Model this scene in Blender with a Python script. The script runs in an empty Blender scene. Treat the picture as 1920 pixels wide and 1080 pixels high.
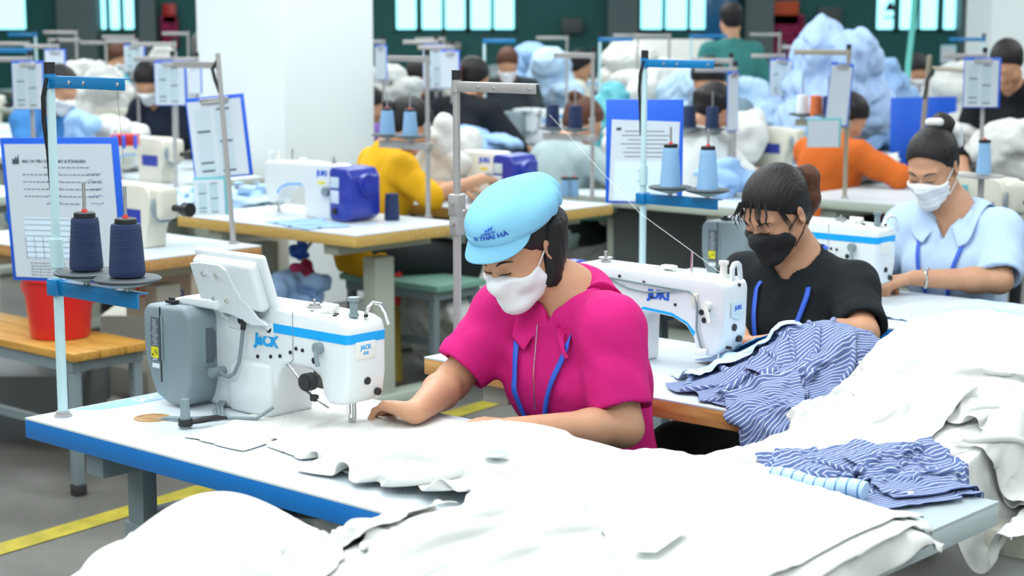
import bpy, bmesh, math, random
import numpy as np
from mathutils import Vector, Matrix
S = bpy.context.scene
COL = S.collection
# ---------------------------------------------------------------- camera
FPX = 3300.0
PITCH = math.atan(500 / FPX)
cam_d = bpy.data.cameras.new('camera'); cam = bpy.data.objects.new('camera', cam_d); COL.objects.link(cam)
cam.location = (0, 0, 1.6); cam.rotation_euler = (math.pi / 2 - PITCH, 0, 0)
cam_d.sensor_width = 36; cam_d.lens = 36 * FPX / 1920; cam_d.clip_start = .05; cam_d.clip_end = 200
cam_d.dof.use_dof = True; cam_d.dof.focus_distance = 3.72; cam_d.dof.aperture_fstop = 4.6
S.camera = cam
S.view_settings.view_transform = 'Standard'; S.view_settings.look = 'None'
S.view_settings.gamma = 1; S.view_settings.exposure = 0.0
try: S.view_settings.use_curve_mapping = False
except Exception: pass
# ---------------------------------------------------------------- world (daylight outside the windows)
wd = bpy.data.worlds.new('world'); S.world = wd; wd.use_nodes = True
wd.node_tree.nodes['Background'].inputs[0].default_value = (.55, .93, 1, 1)
wd.node_tree.nodes['Background'].inputs[1].default_value = 2.2
# ---------------------------------------------------------------- ceiling light panels
def area(x, y, z, sx, sy, w, col=(.93, .985, 1)):
    l = bpy.data.lights.new('ceiling_light', 'AREA'); l.shape = 'RECTANGLE'; l.size = sx; l.size_y = sy; l.energy = w; l.color = col
    o = bpy.data.objects.new('ceiling_light', l); o.location = (x, y, z); COL.objects.link(o); return o
for yy in (0.2, 4.2, 9.0, 14.0, 19.0, 24.0):
    for xx in (-5.5, -.6, 5.5):
        area(xx, yy, 3.9, 3.4, 2.6, {0.2: 150, 4.2: 172, 9.0: 185, 14.0: 190, 19.0: 90, 24.0: 30}[yy])
# ---------------------------------------------------------------- frame of the table rows
F = FPX
_cp, _sp = math.cos(PITCH), math.sin(PITCH)
CAMP = np.array([0, 0, 1.6]); FWD = np.array([0, _cp, -_sp]); UPV = np.array([0, _sp, _cp]); RTV = np.array([1., 0, 0])
def ray(u, v): return RTV * (u - 960) / F + UPV * (540 - v) / F + FWD
def PZ(u, v, z=.77):
    d = ray(u, v); return CAMP + d * ((z - 1.6) / d[2])
def PY(u, v, y):
    d = ray(u, v); return CAMP + d * (y / d[1])
AO = np.array([-1.03267611, 3.64527713, .77]); E1 = np.array([.74504024, -.66701952, 0]); E2 = np.array([.66701952, .74504024, 0])
TH = math.atan2(E1[1], E1[0])
def W(a, b, z=.77): p = AO + E1 * a + E2 * b; return np.array([p[0], p[1], z])
def AB(p): q = np.asarray(p) - AO; return np.array([q @ E1, q @ E2, p[2]])
def PB(u, v, b):
    d = ray(u, v); t = (b - (CAMP - AO) @ E2) / (d @ E2); return AB(CAMP + d * t)
def PA(u, v, a):
    d = ray(u, v); t = (a - (CAMP - AO) @ E1) / (d @ E1); return AB(CAMP + d * t)
def PR(p):
    q = np.asarray(p) - CAMP; return 960 + F * (q @ RTV) / (q @ FWD), 540 - F * (q @ UPV) / (q @ FWD)
# ---------------------------------------------------------------- materials
MATS = {}
def mat(name, col, rough=.5, metal=0, bump=0, bscale=40, var=0, vscale=6, emit=0, spec=.5, trans=0, sub=0, coat=0, alpha=1, stretch=None):
    if name in MATS: return MATS[name]
    m = bpy.data.materials.new(name); m.use_nodes = True; nt = m.node_tree; p = nt.nodes['Principled BSDF']
    p.inputs['Base Color'].default_value = (*col, 1); p.inputs['Roughness'].default_value = rough; p.inputs['Metallic'].default_value = metal
    p.inputs['Specular IOR Level'].default_value = spec
    if trans: p.inputs['Transmission Weight'].default_value = trans
    if sub:
        p.inputs['Subsurface Weight'].default_value = sub; p.inputs['Subsurface Radius'].default_value = (.02, .008, .004); p.inputs['Subsurface Scale'].default_value = .5
    if coat: p.inputs['Coat Weight'].default_value = coat
    if alpha < 1: p.inputs['Alpha'].default_value = alpha
    if emit: p.inputs['Emission Color'].default_value = (*col, 1); p.inputs['Emission Strength'].default_value = emit
    tc = nt.nodes.new('ShaderNodeTexCoord'); src = tc.outputs['Object']
    if stretch:
        mp = nt.nodes.new('ShaderNodeMapping'); mp.inputs['Scale'].default_value = stretch; nt.links.new(src, mp.inputs[0]); src = mp.outputs[0]
    if var:
        n = nt.nodes.new('ShaderNodeTexNoise'); n.inputs['Scale'].default_value = vscale; n.inputs['Detail'].default_value = 5; nt.links.new(src, n.inputs['Vector'])
        r = nt.nodes.new('ShaderNodeValToRGB'); r.color_ramp.elements[0].position = .3; r.color_ramp.elements[1].position = .7
        r.color_ramp.elements[0].color = (*[max(0, c * (1 - var)) for c in col], 1); r.color_ramp.elements[1].color = (*[min(1, c * (1 + var)) for c in col], 1)
        nt.links.new(n.outputs[0], r.inputs[0]); nt.links.new(r.outputs[0], p.inputs['Base Color'])
    if bump:
        n = nt.nodes.new('ShaderNodeTexNoise'); n.inputs['Scale'].default_value = bscale; n.inputs['Detail'].default_value = 4; nt.links.new(src, n.inputs['Vector'])
        b = nt.nodes.new('ShaderNodeBump'); b.inputs['Strength'].default_value = bump; b.inputs['Distance'].default_value = .01
        nt.links.new(n.outputs[0], b.inputs['Height']); nt.links.new(b.outputs[0], p.inputs['Normal'])
    MATS[name] = m; return m
def wood(name, c1, c2, sc=(3, 40, 40)):
    if name in MATS: return MATS[name]
    m = bpy.data.materials.new(name); m.use_nodes = True; nt = m.node_tree; p = nt.nodes['Principled BSDF']; p.inputs['Roughness'].default_value = .5
    tc = nt.nodes.new('ShaderNodeTexCoord'); mp = nt.nodes.new('ShaderNodeMapping'); mp.inputs['Scale'].default_value = sc
    n = nt.nodes.new('ShaderNodeTexNoise'); n.inputs['Scale'].default_value = 1.6; n.inputs['Detail'].default_value = 7; n.inputs['Distortion'].default_value = .8
    r = nt.nodes.new('ShaderNodeValToRGB'); r.color_ramp.elements[0].position = .35; r.color_ramp.elements[1].position = .65
    r.color_ramp.elements[0].color = (*c1, 1); r.color_ramp.elements[1].color = (*c2, 1)
    nt.links.new(tc.outputs['Object'], mp.inputs[0]); nt.links.new(mp.outputs[0], n.inputs['Vector']); nt.links.new(n.outputs[0], r.inputs[0]); nt.links.new(r.outputs[0], p.inputs['Base Color'])
    MATS[name] = m; return m
def striped(name, base, line, period=.011, wdt=.22, second=None):
    """woven stripes that follow the cloth (UV in metres)"""
    if name in MATS: return MATS[name]
    m = bpy.data.materials.new(name); m.use_nodes = True; nt = m.node_tree; p = nt.nodes['Principled BSDF']; p.inputs['Roughness'].default_value = .85; p.inputs['Specular IOR Level'].default_value = .2
    uv = nt.nodes.new('ShaderNodeTexCoord'); sx = nt.nodes.new('ShaderNodeSeparateXYZ'); nt.links.new(uv.outputs['UV'], sx.inputs[0])
    def math_(op, a, b):
        n = nt.nodes.new('ShaderNodeMath'); n.operation = op
        for i, q in enumerate((a, b)):
            if isinstance(q, (int, float)): n.inputs[i].default_value = q
            else: nt.links.new(q, n.inputs[i])
        return n.outputs[0]
    t = math_('FRACT', math_('MULTIPLY', sx.outputs[0], 1 / period), 0)
    f = math_('LESS_THAN', t, wdt)
    if second: f = math_('MAXIMUM', f, math_('MULTIPLY', math_('COMPARE', t, second), 1)); 
    mx = nt.nodes.new('ShaderNodeMix'); mx.data_type = 'RGBA'; mx.inputs[6].default_value = (*base, 1); mx.inputs[7].default_value = (*line, 1)
    nt.links.new(f, mx.inputs[0]); nt.links.new(mx.outputs[2], p.inputs['Base Color'])
    MATS[name] = m; return m
def cm(name): return MATS[name]
mat('white_paint', (.80, .84, .86), .3, coat=.2); mat('machine_white', (.70, .745, .765), .28, coat=.25, spec=.5)
mat('machine_cream', (.62, .61, .52), .38); mat('machine_ivory', (.74, .75, .70), .35)
mat('box_grey', (.215, .275, .30), .42, bump=.03, bscale=300); mat('box_blue', (.018, .035, .32), .32, coat=.3)
mat('logo_cyan', (.0, .35, .80), .4); mat('logo_blue', (.01, .10, .62), .4); mat('edge_blue', (.0, .15, .48), .4); mat('stand_blue', (.0, .17, .42), .35, coat=.3)
mat('laminate', (.62, .69, .74), .35); mat('laminate_grey', (.42, .50, .53), .35)
mat('pole_mint', (.52, .72, .76), .4); mat('pole_steel', (.42, .41, .40), .35, metal=.35); mat('chrome', (.75, .76, .78), .18, metal=1)
mat('steel', (.5, .5, .5), .35, metal=.9); mat('black', (.012, .012, .014), .45); mat('rubber', (.02, .02, .022), .6)
mat('thread_navy', (.008, .024, .09), .7, bump=.5, bscale=3, stretch=(1, 1, 300)); mat('thread_sky', (.25, .46, .72), .7, bump=.4, bscale=3, stretch=(1, 1, 300))
mat('thread_white', (.8, .82, .82), .7); mat('thread_orange', (.7, .16, .04), .7)
mat('disc_grey', (.05, .065, .075), .5); mat('disc_under', (.35, .42, .42), .4)
mat('clip_blue', (.01, .11, .66), .4); mat('paper', (.58, .65, .72), .6); mat('paper_white', (.75, .8, .82), .6); mat('ink', (.06, .07, .10), .7); mat('ink_violet', (.12, .08, .4), .7); mat('teal_card', (.11, .47, .53), .5)
mat('frame_grey', (.19, .24, .26), .45); mat('frame_mint', (.44, .49, .42), .45); mat('frame_cream', (.5, .49, .42), .5)
mat('fabric_white', (.66, .67, .65), .9, bump=.12, bscale=180, spec=.15); mat('fabric_blue', (.30, .47, .74), .9, bump=.1, bscale=120, var=.12, vscale=8, spec=.15)
mat('fabric_lightblue', (.48, .66, .86), .9, bump=.1, bscale=120, spec=.15)
mat('skin', (.52, .275, .165), .5, sub=.12, var=.06, vscale=9, spec=.35, bump=.03, bscale=220); mat('skin_dark', (.42, .22, .14), .5, spec=.3)
mat('hair', (.009, .0075, .0085), .5, spec=.32, bump=.5, bscale=60, stretch=(4, 1, .35)); mat('hair_brown', (.085, .030, .014), .5, spec=.3, bump=.5, bscale=60, stretch=(4, 1, .35))
mat('cap_blue', (.21, .50, .71), .85, bump=.15, bscale=220, spec=.15); mat('lanyard', (.02, .10, .60), .5)
mat('band_blue', (.24, .48, .78), .4); mat('mask_white', (.78, .81, .84), .9, bump=.1, bscale=260, spec=.1); mat('mask_black', (.012, .013, .015), .85, bump=.1, bscale=200)
mat('plastic_red', (.62, .014, .012), .35, coat=.2); mat('carton', (.62, .52, .42), .8); mat('logo_orange', (.75, .10, .02), .5)
mat('glassy', (.55, .68, .72), .15, spec=.6); mat('yellow_label', (.75, .68, .02), .5); mat('dark_label', (.09, .11, .14), .5)
mat('pants_black', (.010, .014, .018), .9); mat('sole', (.05, .05, .05), .7)
wood('wood_yellow', (.52, .32, .08), (.62, .42, .13)); wood('wood_pine', (.50, .22, .06), (.68, .38, .14)); wood('wood_bench', (.42, .20, .03), (.60, .32, .06))
wood('wood_brown', (.36, .19, .06), (.5, .28, .10))
striped('stripe_navy', (.105, .145, .32), (.50, .57, .68), .0105, .24, None); striped('stripe_light', (.36, .53, .83), (.60, .74, .92), .012, .3); striped('stripe_pale', (.55, .70, .90), (.40, .57, .85), .014, .16)
striped('stripe_cuff', (.33, .52, .80), (.66, .80, .93), .017, .10)
# ---------------------------------------------------------------- mesh helpers
def link(o, parent=None):
    COL.objects.link(o)
    if parent is not None: o.parent = parent
    return o
def mesh_obj(name, verts, faces, m, parent=None, smooth=False, uv=None):
    me = bpy.data.meshes.new(name); me.from_pydata([tuple(v) for v in verts], [], [tuple(f) for f in faces]); me.update()
    if uv is not None:
        l = me.uv_layers.new(name='UVMap'); li = np.zeros(len(me.loops), dtype=np.int32); me.loops.foreach_get('vertex_index', li)
        l.data.foreach_set('uv', np.asarray(uv, dtype=np.float32)[li].ravel())
    if smooth: me.polygons.foreach_set('use_smooth', [True] * len(me.polygons))
    if m is not None: me.materials.append(MATS[m] if isinstance(m, str) else m)
    return link(bpy.data.objects.new(name, me), parent)
def tag(o, label=None, cat=None, group=None, kind=None):
    if label: o['label'] = label
    if cat: o['category'] = cat
    if group: o['group'] = group
    if kind: o['kind'] = kind
    return o
def thing(name, label, cat, loc=(0, 0, 0), rz=0, group=None):
    o = bpy.data.objects.new(name, None); o.empty_display_size = .1; COL.objects.link(o); o.location = tuple(loc); o.rotation_euler = (0, 0, rz)
    return tag(o, label, cat, group)
def dup(root, loc=None, rz=None, label=None, group=None):
    r = root.copy(); COL.objects.link(r)
    if loc is not None: r.location = tuple(loc)
    if rz is not None: r.rotation_euler = (0, 0, rz)
    if label: r['label'] = label
    if group: r['group'] = group
    for ch in list(root.children):
        c = ch.copy(); COL.objects.link(c); c.parent = r
        for g in list(ch.children):
            d = g.copy(); COL.objects.link(d); d.parent = c
    return r
class MB:
    """collects shapes, builds ONE mesh object"""
    def __init__(s): s.bm = bmesh.new()
    def _add(s, bm2):
        me = bpy.data.meshes.new('tmp'); bm2.to_mesh(me); bm2.free(); s.bm.from_mesh(me); bpy.data.meshes.remove(me)
    def box(s, c, d, bev=0, seg=2, rot=None):
        b = bmesh.new(); bmesh.ops.create_cube(b, size=1)
        for v in b.verts: v.co = Vector((v.co.x * d[0], v.co.y * d[1], v.co.z * d[2]))
        if bev: bmesh.ops.bevel(b, geom=b.edges[:], offset=min(bev, min(d) * .49), segments=seg, affect='EDGES', profile=.5)
        for v in b.verts:
            if rot is not None: v.co = rot @ v.co
            v.co += Vector(c)
        s._add(b); return s
    def cyl(s, p0, p1, r0, r1=None, n=20, cap=True, bev=0):
        r1 = r0 if r1 is None else r1; p0 = Vector(p0); p1 = Vector(p1); d = p1 - p0
        b = bmesh.new(); bmesh.ops.create_cone(b, cap_ends=cap, segments=n, radius1=r0, radius2=r1, depth=d.length)
        q = Vector((0, 0, 1)).rotation_difference(d.normalized())
        for v in b.verts: v.co = q @ v.co + (p0 + p1) / 2
        s._add(b); return s
    def tube(s, pts, r, n=10):
        pts = [Vector(p) for p in pts]; b = bmesh.new(); rings = []
        rr = r if isinstance(r, (list, tuple)) else [r] * len(pts); nrm = None
        for i, p in enumerate(pts):
            t = (pts[min(i + 1, len(pts) - 1)] - pts[max(i - 1, 0)]).normalized()
            if nrm is None: nrm = t.orthogonal().normalized()
            nrm = (nrm - t * nrm.dot(t)).normalized(); bn = t.cross(nrm)
            rings.append([b.verts.new(p + nrm * math.cos(2 * math.pi * k / n) * rr[i] + bn * math.sin(2 * math.pi * k / n) * rr[i]) for k in range(n)])
        for i in range(len(rings) - 1):
            for k in range(n): b.faces.new((rings[i][k], rings[i][(k + 1) % n], rings[i + 1][(k + 1) % n], rings[i + 1][k]))
        b.faces.new(rings[0][::-1]); b.faces.new(rings[-1]); s._add(b); return s
    def lathe(s, prof, c=(0, 0, 0), n=32, axis='Z'):
        b = bmesh.new(); rings = []
        for r, z in prof:
            if r < 1e-6: rings.append([b.verts.new((0, 0, z))])
            else: rings.append([b.verts.new((r * math.cos(2 * math.pi * k / n), r * math.sin(2 * math.pi * k / n), z)) for k in range(n)])
        for i in range(len(rings) - 1):
            A_, B_ = rings[i], rings[i + 1]
            for k in range(n):
                if len(A_) == 1 and len(B_) == 1: continue
                if len(A_) == 1: b.faces.new((A_[0], B_[(k + 1) % n], B_[k]))
                elif len(B_) == 1: b.faces.new((A_[k], A_[(k + 1) % n], B_[0]))
                else: b.faces.new((A_[k], A_[(k + 1) % n], B_[(k + 1) % n], B_[k]))
        if axis == 'X':
            for v in b.verts: v.co = Vector((v.co.z, v.co.x, v.co.y))
        if axis == 'Y':
            for v in b.verts: v.co = Vector((v.co.x, -v.co.z, v.co.y))
        for v in b.verts: v.co += Vector(c)
        bmesh.ops.recalc_face_normals(b, faces=b.faces[:]); s._add(b); return s
    def prism(s, pts, y0, y1, bev=0, seg=3, plane='XZ'):
        """2D outline extruded; plane XZ: pts=(x,z) from y0 to y1"""
        b = bmesh.new()
        if plane == 'XZ': vs = [b.verts.new((x, y0, z)) for x, z in pts]; dv = Vector((0, y1 - y0, 0))
        elif plane == 'YZ': vs = [b.verts.new((y0, x, z)) for x, z in pts]; dv = Vector((y1 - y0, 0, 0))
        else: vs = [b.verts.new((x, z, y0)) for x, z in pts]; dv = Vector((0, 0, y1 - y0))
        f = b.faces.new(vs); r = bmesh.ops.extrude_face_region(b, geom=[f])
        for e in r['geom']:
            if isinstance(e, bmesh.types.BMVert): e.co += dv
        bmesh.ops.recalc_face_normals(b, faces=b.faces[:])
        if bev: 
            es = [e for e in b.edges if len(e.link_faces) == 2 and e.calc_face_angle(0) > .5]
            bmesh.ops.bevel(b, geom=es, offset=bev, segments=seg, affect='EDGES', profile=.5, clamp_overlap=True)
        s._add(b); return s
    def build(s, name, m, parent=None, smooth=30):
        me = bpy.data.meshes.new(name); s.bm.to_mesh(me); s.bm.free()
        me.materials.append(MATS[m] if isinstance(m, str) else m)
        o = link(bpy.data.objects.new(name, me), parent)
        if smooth:
            me.polygons.foreach_set('use_smooth', [True] * len(me.polygons))
            try: me.set_sharp_from_angle(angle=math.radians(smooth))
            except Exception: pass
        return o
def text_mesh(txt, size, m, parent, loc, xdir, updir, name='lettering', extrude=.0008, bold=0, shear=0, xs=1):
    cu = bpy.data.curves.new('txt', 'FONT'); cu.body = txt; cu.size = size; cu.extrude = extrude; cu.offset = bold; cu.shear = shear; cu.align_x = 'CENTER'; cu.align_y = 'CENTER'
    cu.resolution_u = 3
    to = bpy.data.objects.new('txt', cu); me = bpy.data.meshes.new_from_object(to); bpy.data.objects.remove(to); bpy.data.curves.remove(cu)
    X = Vector(xdir).normalized(); Z = X.cross(Vector(updir)).normalized(); Y = Z.cross(X)
    for v in me.vertices: v.co = Vector(loc) + X * v.co.x * xs + Y * v.co.y + Z * v.co.z
    me.materials.clear(); me.materials.append(MATS[m]); return link(bpy.data.objects.new(name, me), parent)
# ================================================================ SDF body builder
def nz(v): v = np.asarray(v, float); return v / (np.linalg.norm(v) + 1e-12)
def smin(a, b, k): h = np.clip(.5 + .5 * (b - a) / k, 0, 1); return b + (a - b) * h - k * h * (1 - h)
def smax(a, b, k): return -smin(-a, -b, k)
def rc(a, b, r1, r2=None):
    a = np.asarray(a, float); b = np.asarray(b, float); r2 = r1 if r2 is None else r2; ab = b - a; L = max(ab @ ab, 1e-9)
    f = lambda P: (lambda t: np.linalg.norm(P - a - t[:, None] * ab, axis=1) - (r1 + (r2 - r1) * t))(np.clip((P - a) @ ab / L, 0, 1))
    return f, np.minimum(a, b) - max(r1, r2), np.maximum(a, b) + max(r1, r2)
def el(c, r, R=None):
    c = np.asarray(c, float); r = np.asarray(r, float); R = np.eye(3) if R is None else np.asarray(R)
    def f(P):
        q = (P - c) @ R; k0 = np.linalg.norm(q / r, axis=1); k1 = np.linalg.norm(q / (r * r), axis=1); return k0 * (k0 - 1) / (k1 + 1e-9)
    return f, c - r.max(), c + r.max()
def half(n, d0):  # n.P < d0 inside
    n = nz(n); return (lambda P: P @ n - d0)
class SD:
    def __init__(s, k=.02): s.g = []; s.k = k; s.cut = []; s.disp = None
    def grp(s, prims, k=.02, pad=.07):  # prims: ('u'|'s', prim, k)
        lo = np.min([p[1][1] for p in prims if p[0] == 'u'], 0); hi = np.max([p[1][2] for p in prims if p[0] == 'u'], 0); s.g.append((prims, lo, hi, k, pad)); return s
    def bounds(s): return np.min([g[1] for g in s.g], 0), np.max([g[2] for g in s.g], 0)
    def __call__(s, P):
        D = np.full(len(P), 1e3)
        for prims, lo, hi, k, pad in s.g:
            bd = np.linalg.norm(np.maximum(np.maximum(lo - P, P - hi), 0), axis=1); m = bd < pad
            d = None; Q = P[m]
            if len(Q):
                for op, pr, kk in prims:
                    di = pr[0](Q)
                    if d is None: d = di
                    elif op == 'u': d = smin(d, di, kk)
                    elif op == 's': d = smax(d, -di, kk)
                    elif op == 'i': d = smax(d, di, kk)
                full = bd + .02; full[m] = d
            else: full = bd + .02
            D = np.where(D > 900, full, smin(D, full, s.k))
        for f, k in s.cut: D = smax(D, f(P), k)
        if s.disp is not None: D = D + s.disp(P)
        return D
    def grad(s, P, e=.002):
        g = np.stack([s(P + np.eye(3)[i] * e) - s(P - np.eye(3)[i] * e) for i in range(3)], 1); return g / (np.linalg.norm(g, axis=1, keepdims=True) + 1e-9)
    def project(s, P, off=.004, it=6, only_in=False):
        P = np.array(P, float)
        for _ in range(it):
            d = s(P); g = s.grad(P); st = d - off
            if only_in: st = np.minimum(st, 0)
            P = P - g * st[:, None] * .9
        return P
def snets(f, lo, hi, h):
    lo = np.asarray(lo) - 3 * h; n = np.ceil((np.asarray(hi) + 3 * h - lo) / h).astype(int); n = (n + 3) // 4 * 4 + 1
    m = (n - 1) // 4 + 1
    ax = [lo[i] + 4 * h * np.arange(m[i]) for i in range(3)]
    G = np.stack(np.meshgrid(*ax, indexing='ij'), -1).reshape(-1, 3); C = f(G).reshape(m)
    up = C
    for i in range(3): up = np.repeat(up, 4, axis=i)
    V = up[2:2 + n[0], 2:2 + n[1], 2:2 + n[2]].astype(np.float32).copy() if False else None
    idx = [np.minimum((np.arange(n[i]) + 2) // 4, m[i] - 1) for i in range(3)]
    V = C[np.ix_(*idx)].astype(np.float32)
    M = np.abs(V) < 4 * h * 1.35
    ii = np.argwhere(M); P = lo + ii * h
    vals = np.empty(len(P)); 
    for s0 in range(0, len(P), 300000): vals[s0:s0 + 300000] = f(P[s0:s0 + 300000])
    V[ii[:, 0], ii[:, 1], ii[:, 2]] = vals
    S_ = V < 0
    c = [S_[a:n[0] - 1 + a, b:n[1] - 1 + b, d:n[2] - 1 + d] for a in (0, 1) for b in (0, 1) for d in (0, 1)]
    cnt = sum(x.astype(np.int8) for x in c); act = (cnt > 0) & (cnt < 8); cells = np.argwhere(act)
    vid = np.full(act.shape, -1, np.int32); vid[act] = np.arange(len(cells))
    cor = [(a, b, d) for a in (0, 1) for b in (0, 1) for d in (0, 1)]
    cv = np.stack([V[cells[:, 0] + a, cells[:, 1] + b, cells[:, 2] + d] for a, b, d in cor], 1).astype(float)
    acc = np.zeros((len(cells), 3)); cn = np.zeros(len(cells))
    for i in range(8):
        for j in range(i + 1, 8):
            da = np.array(cor[j]) - np.array(cor[i])
            if np.abs(da).sum() != 1: continue
            cr = (cv[:, i] < 0) != (cv[:, j] < 0); t = np.where(cr, cv[:, i] / (cv[:, i] - cv[:, j] + 1e-12), 0); t = np.clip(t, 0, 1)
            acc += np.where(cr[:, None], np.array(cor[i]) + t[:, None] * da, 0); cn += cr
    verts = lo + (cells + acc / cn[:, None]) * h
    quads = []
    for axn in range(3):
        o = [x for x in range(3) if x != axn]
        sl0 = [slice(None)] * 3; sl1 = [slice(None)] * 3; sl0[axn] = slice(0, -1); sl1[axn] = slice(1, None)
        A_ = S_[tuple(sl0)]; B_ = S_[tuple(sl1)]; e = np.argwhere(A_ != B_)
        e = e[(e[:, o[0]] > 0) & (e[:, o[1]] > 0) & (e[:, o[0]] < n[o[0]] - 1) & (e[:, o[1]] < n[o[1]] - 1)]
        if not len(e): continue
        fl = A_[e[:, 0], e[:, 1], e[:, 2]]
        q = []
        for du, dv in ((0, 0), (1, 0), (1, 1), (0, 1)):
            z = e.copy(); z[:, o[0]] -= du; z[:, o[1]] -= dv; q.append(vid[z[:, 0], z[:, 1], z[:, 2]])
        q = np.stack(q, 1)
        if axn == 1: fl = ~fl
        q = np.where(fl[:, None], q, q[:, ::-1]); quads.append(q)
    quads = np.concatenate(quads); quads = quads[(quads >= 0).all(1)]
    return verts, quads
def sdf_obj(name, f, h, m, parent, lo=None, hi=None, post=None):
    l, u = f.bounds() if lo is None else (lo, hi)
    v, q = snets(f, l, u, h)
    if post: v = post(v)
    return mesh_obj(name, v, q, m, parent, smooth=True)
def rotm(yaw=0, pitch=0, roll=0):
    """columns: head axes in the person's frame. pitch>0 looks down, yaw>0 turns to the person's left"""
    cy, sy = math.cos(yaw), math.sin(yaw); cp, sp = math.cos(pitch), math.sin(pitch); cr, sr = math.cos(roll), math.sin(roll)
    Rz = np.array([[cy, -sy, 0], [sy, cy, 0], [0, 0, 1]]); Rx = np.array([[1, 0, 0], [0, cp, sp], [0, -sp, cp]]); Ry = np.array([[cr, 0, sr], [0, 1, 0], [-sr, 0, cr]])
    return Rz @ Rx @ Ry
def hand_prims(w, d, pn, side, curl=(.5, .55, .6, .65), thumb=.5, s=1.0, spread=.05):
    """wrist w, finger direction d, palm normal pn, side=unit vector to the thumb side"""
    w = np.asarray(w, float); d = nz(d); pn = nz(np.asarray(pn) - d * (np.asarray(pn) @ d)); t = nz(np.cross(d, pn)); t = t * np.sign(t @ np.asarray(side) + 1e-9)
    P = []
    kn = []
    for i, (o, L) in enumerate(((.030, .083), (.011, .087), (-.009, .083), (-.027, .074))):
        k = w + d * L * s + t * o * s; kn.append(k); P.append(('u', rc(w + d * .012 * s + t * o * .55 * s, k, .0155 * s, .0115 * s), .012))
    P.append(('u', rc(w + d * .03 * s + t * .018 * s + pn * .006, w + d * .06 * s + t * .028 * s + pn * .006, .016 * s, .013 * s), .012))
    segs = ((.040, .024, .019), (.044, .027, .020), (.040, .025, .019), (.031, .019, .017)); rad = (.0088, .0092, .0088, .0078)
    for i in range(4):
        p = kn[i]; ang = 0; dd = nz(d + t * (spread * (1.5 - i)))
        for j in range(3):
            ang += curl[i] * (.9, 1.1, .7)[j]; v = dd * math.cos(ang) + pn * math.sin(ang); q = p + v * segs[i][j] * s
            r0 = rad[i] * s * (1, .94, .87)[j]; P.append(('u', rc(p, q, r0, r0 * .93), .004)); p = q
    p = w + d * .028 * s + t * .030 * s + pn * .008 * s; dd = nz(d * .75 + t * .75 + pn * .25)
    for j, L in enumerate((.038, .030, .024)):
        v = nz(dd * math.cos(thumb * j * .8) + (d * .6 + pn * .6 - t * .4) * math.sin(thumb * j * .8)); q = p + v * L * s
        P.append(('u', rc(p, q, (.0145, .011, .0098)[j] * s, (.0115, .0100, .0085)[j] * s), .008)); p = q
    return P
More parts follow.
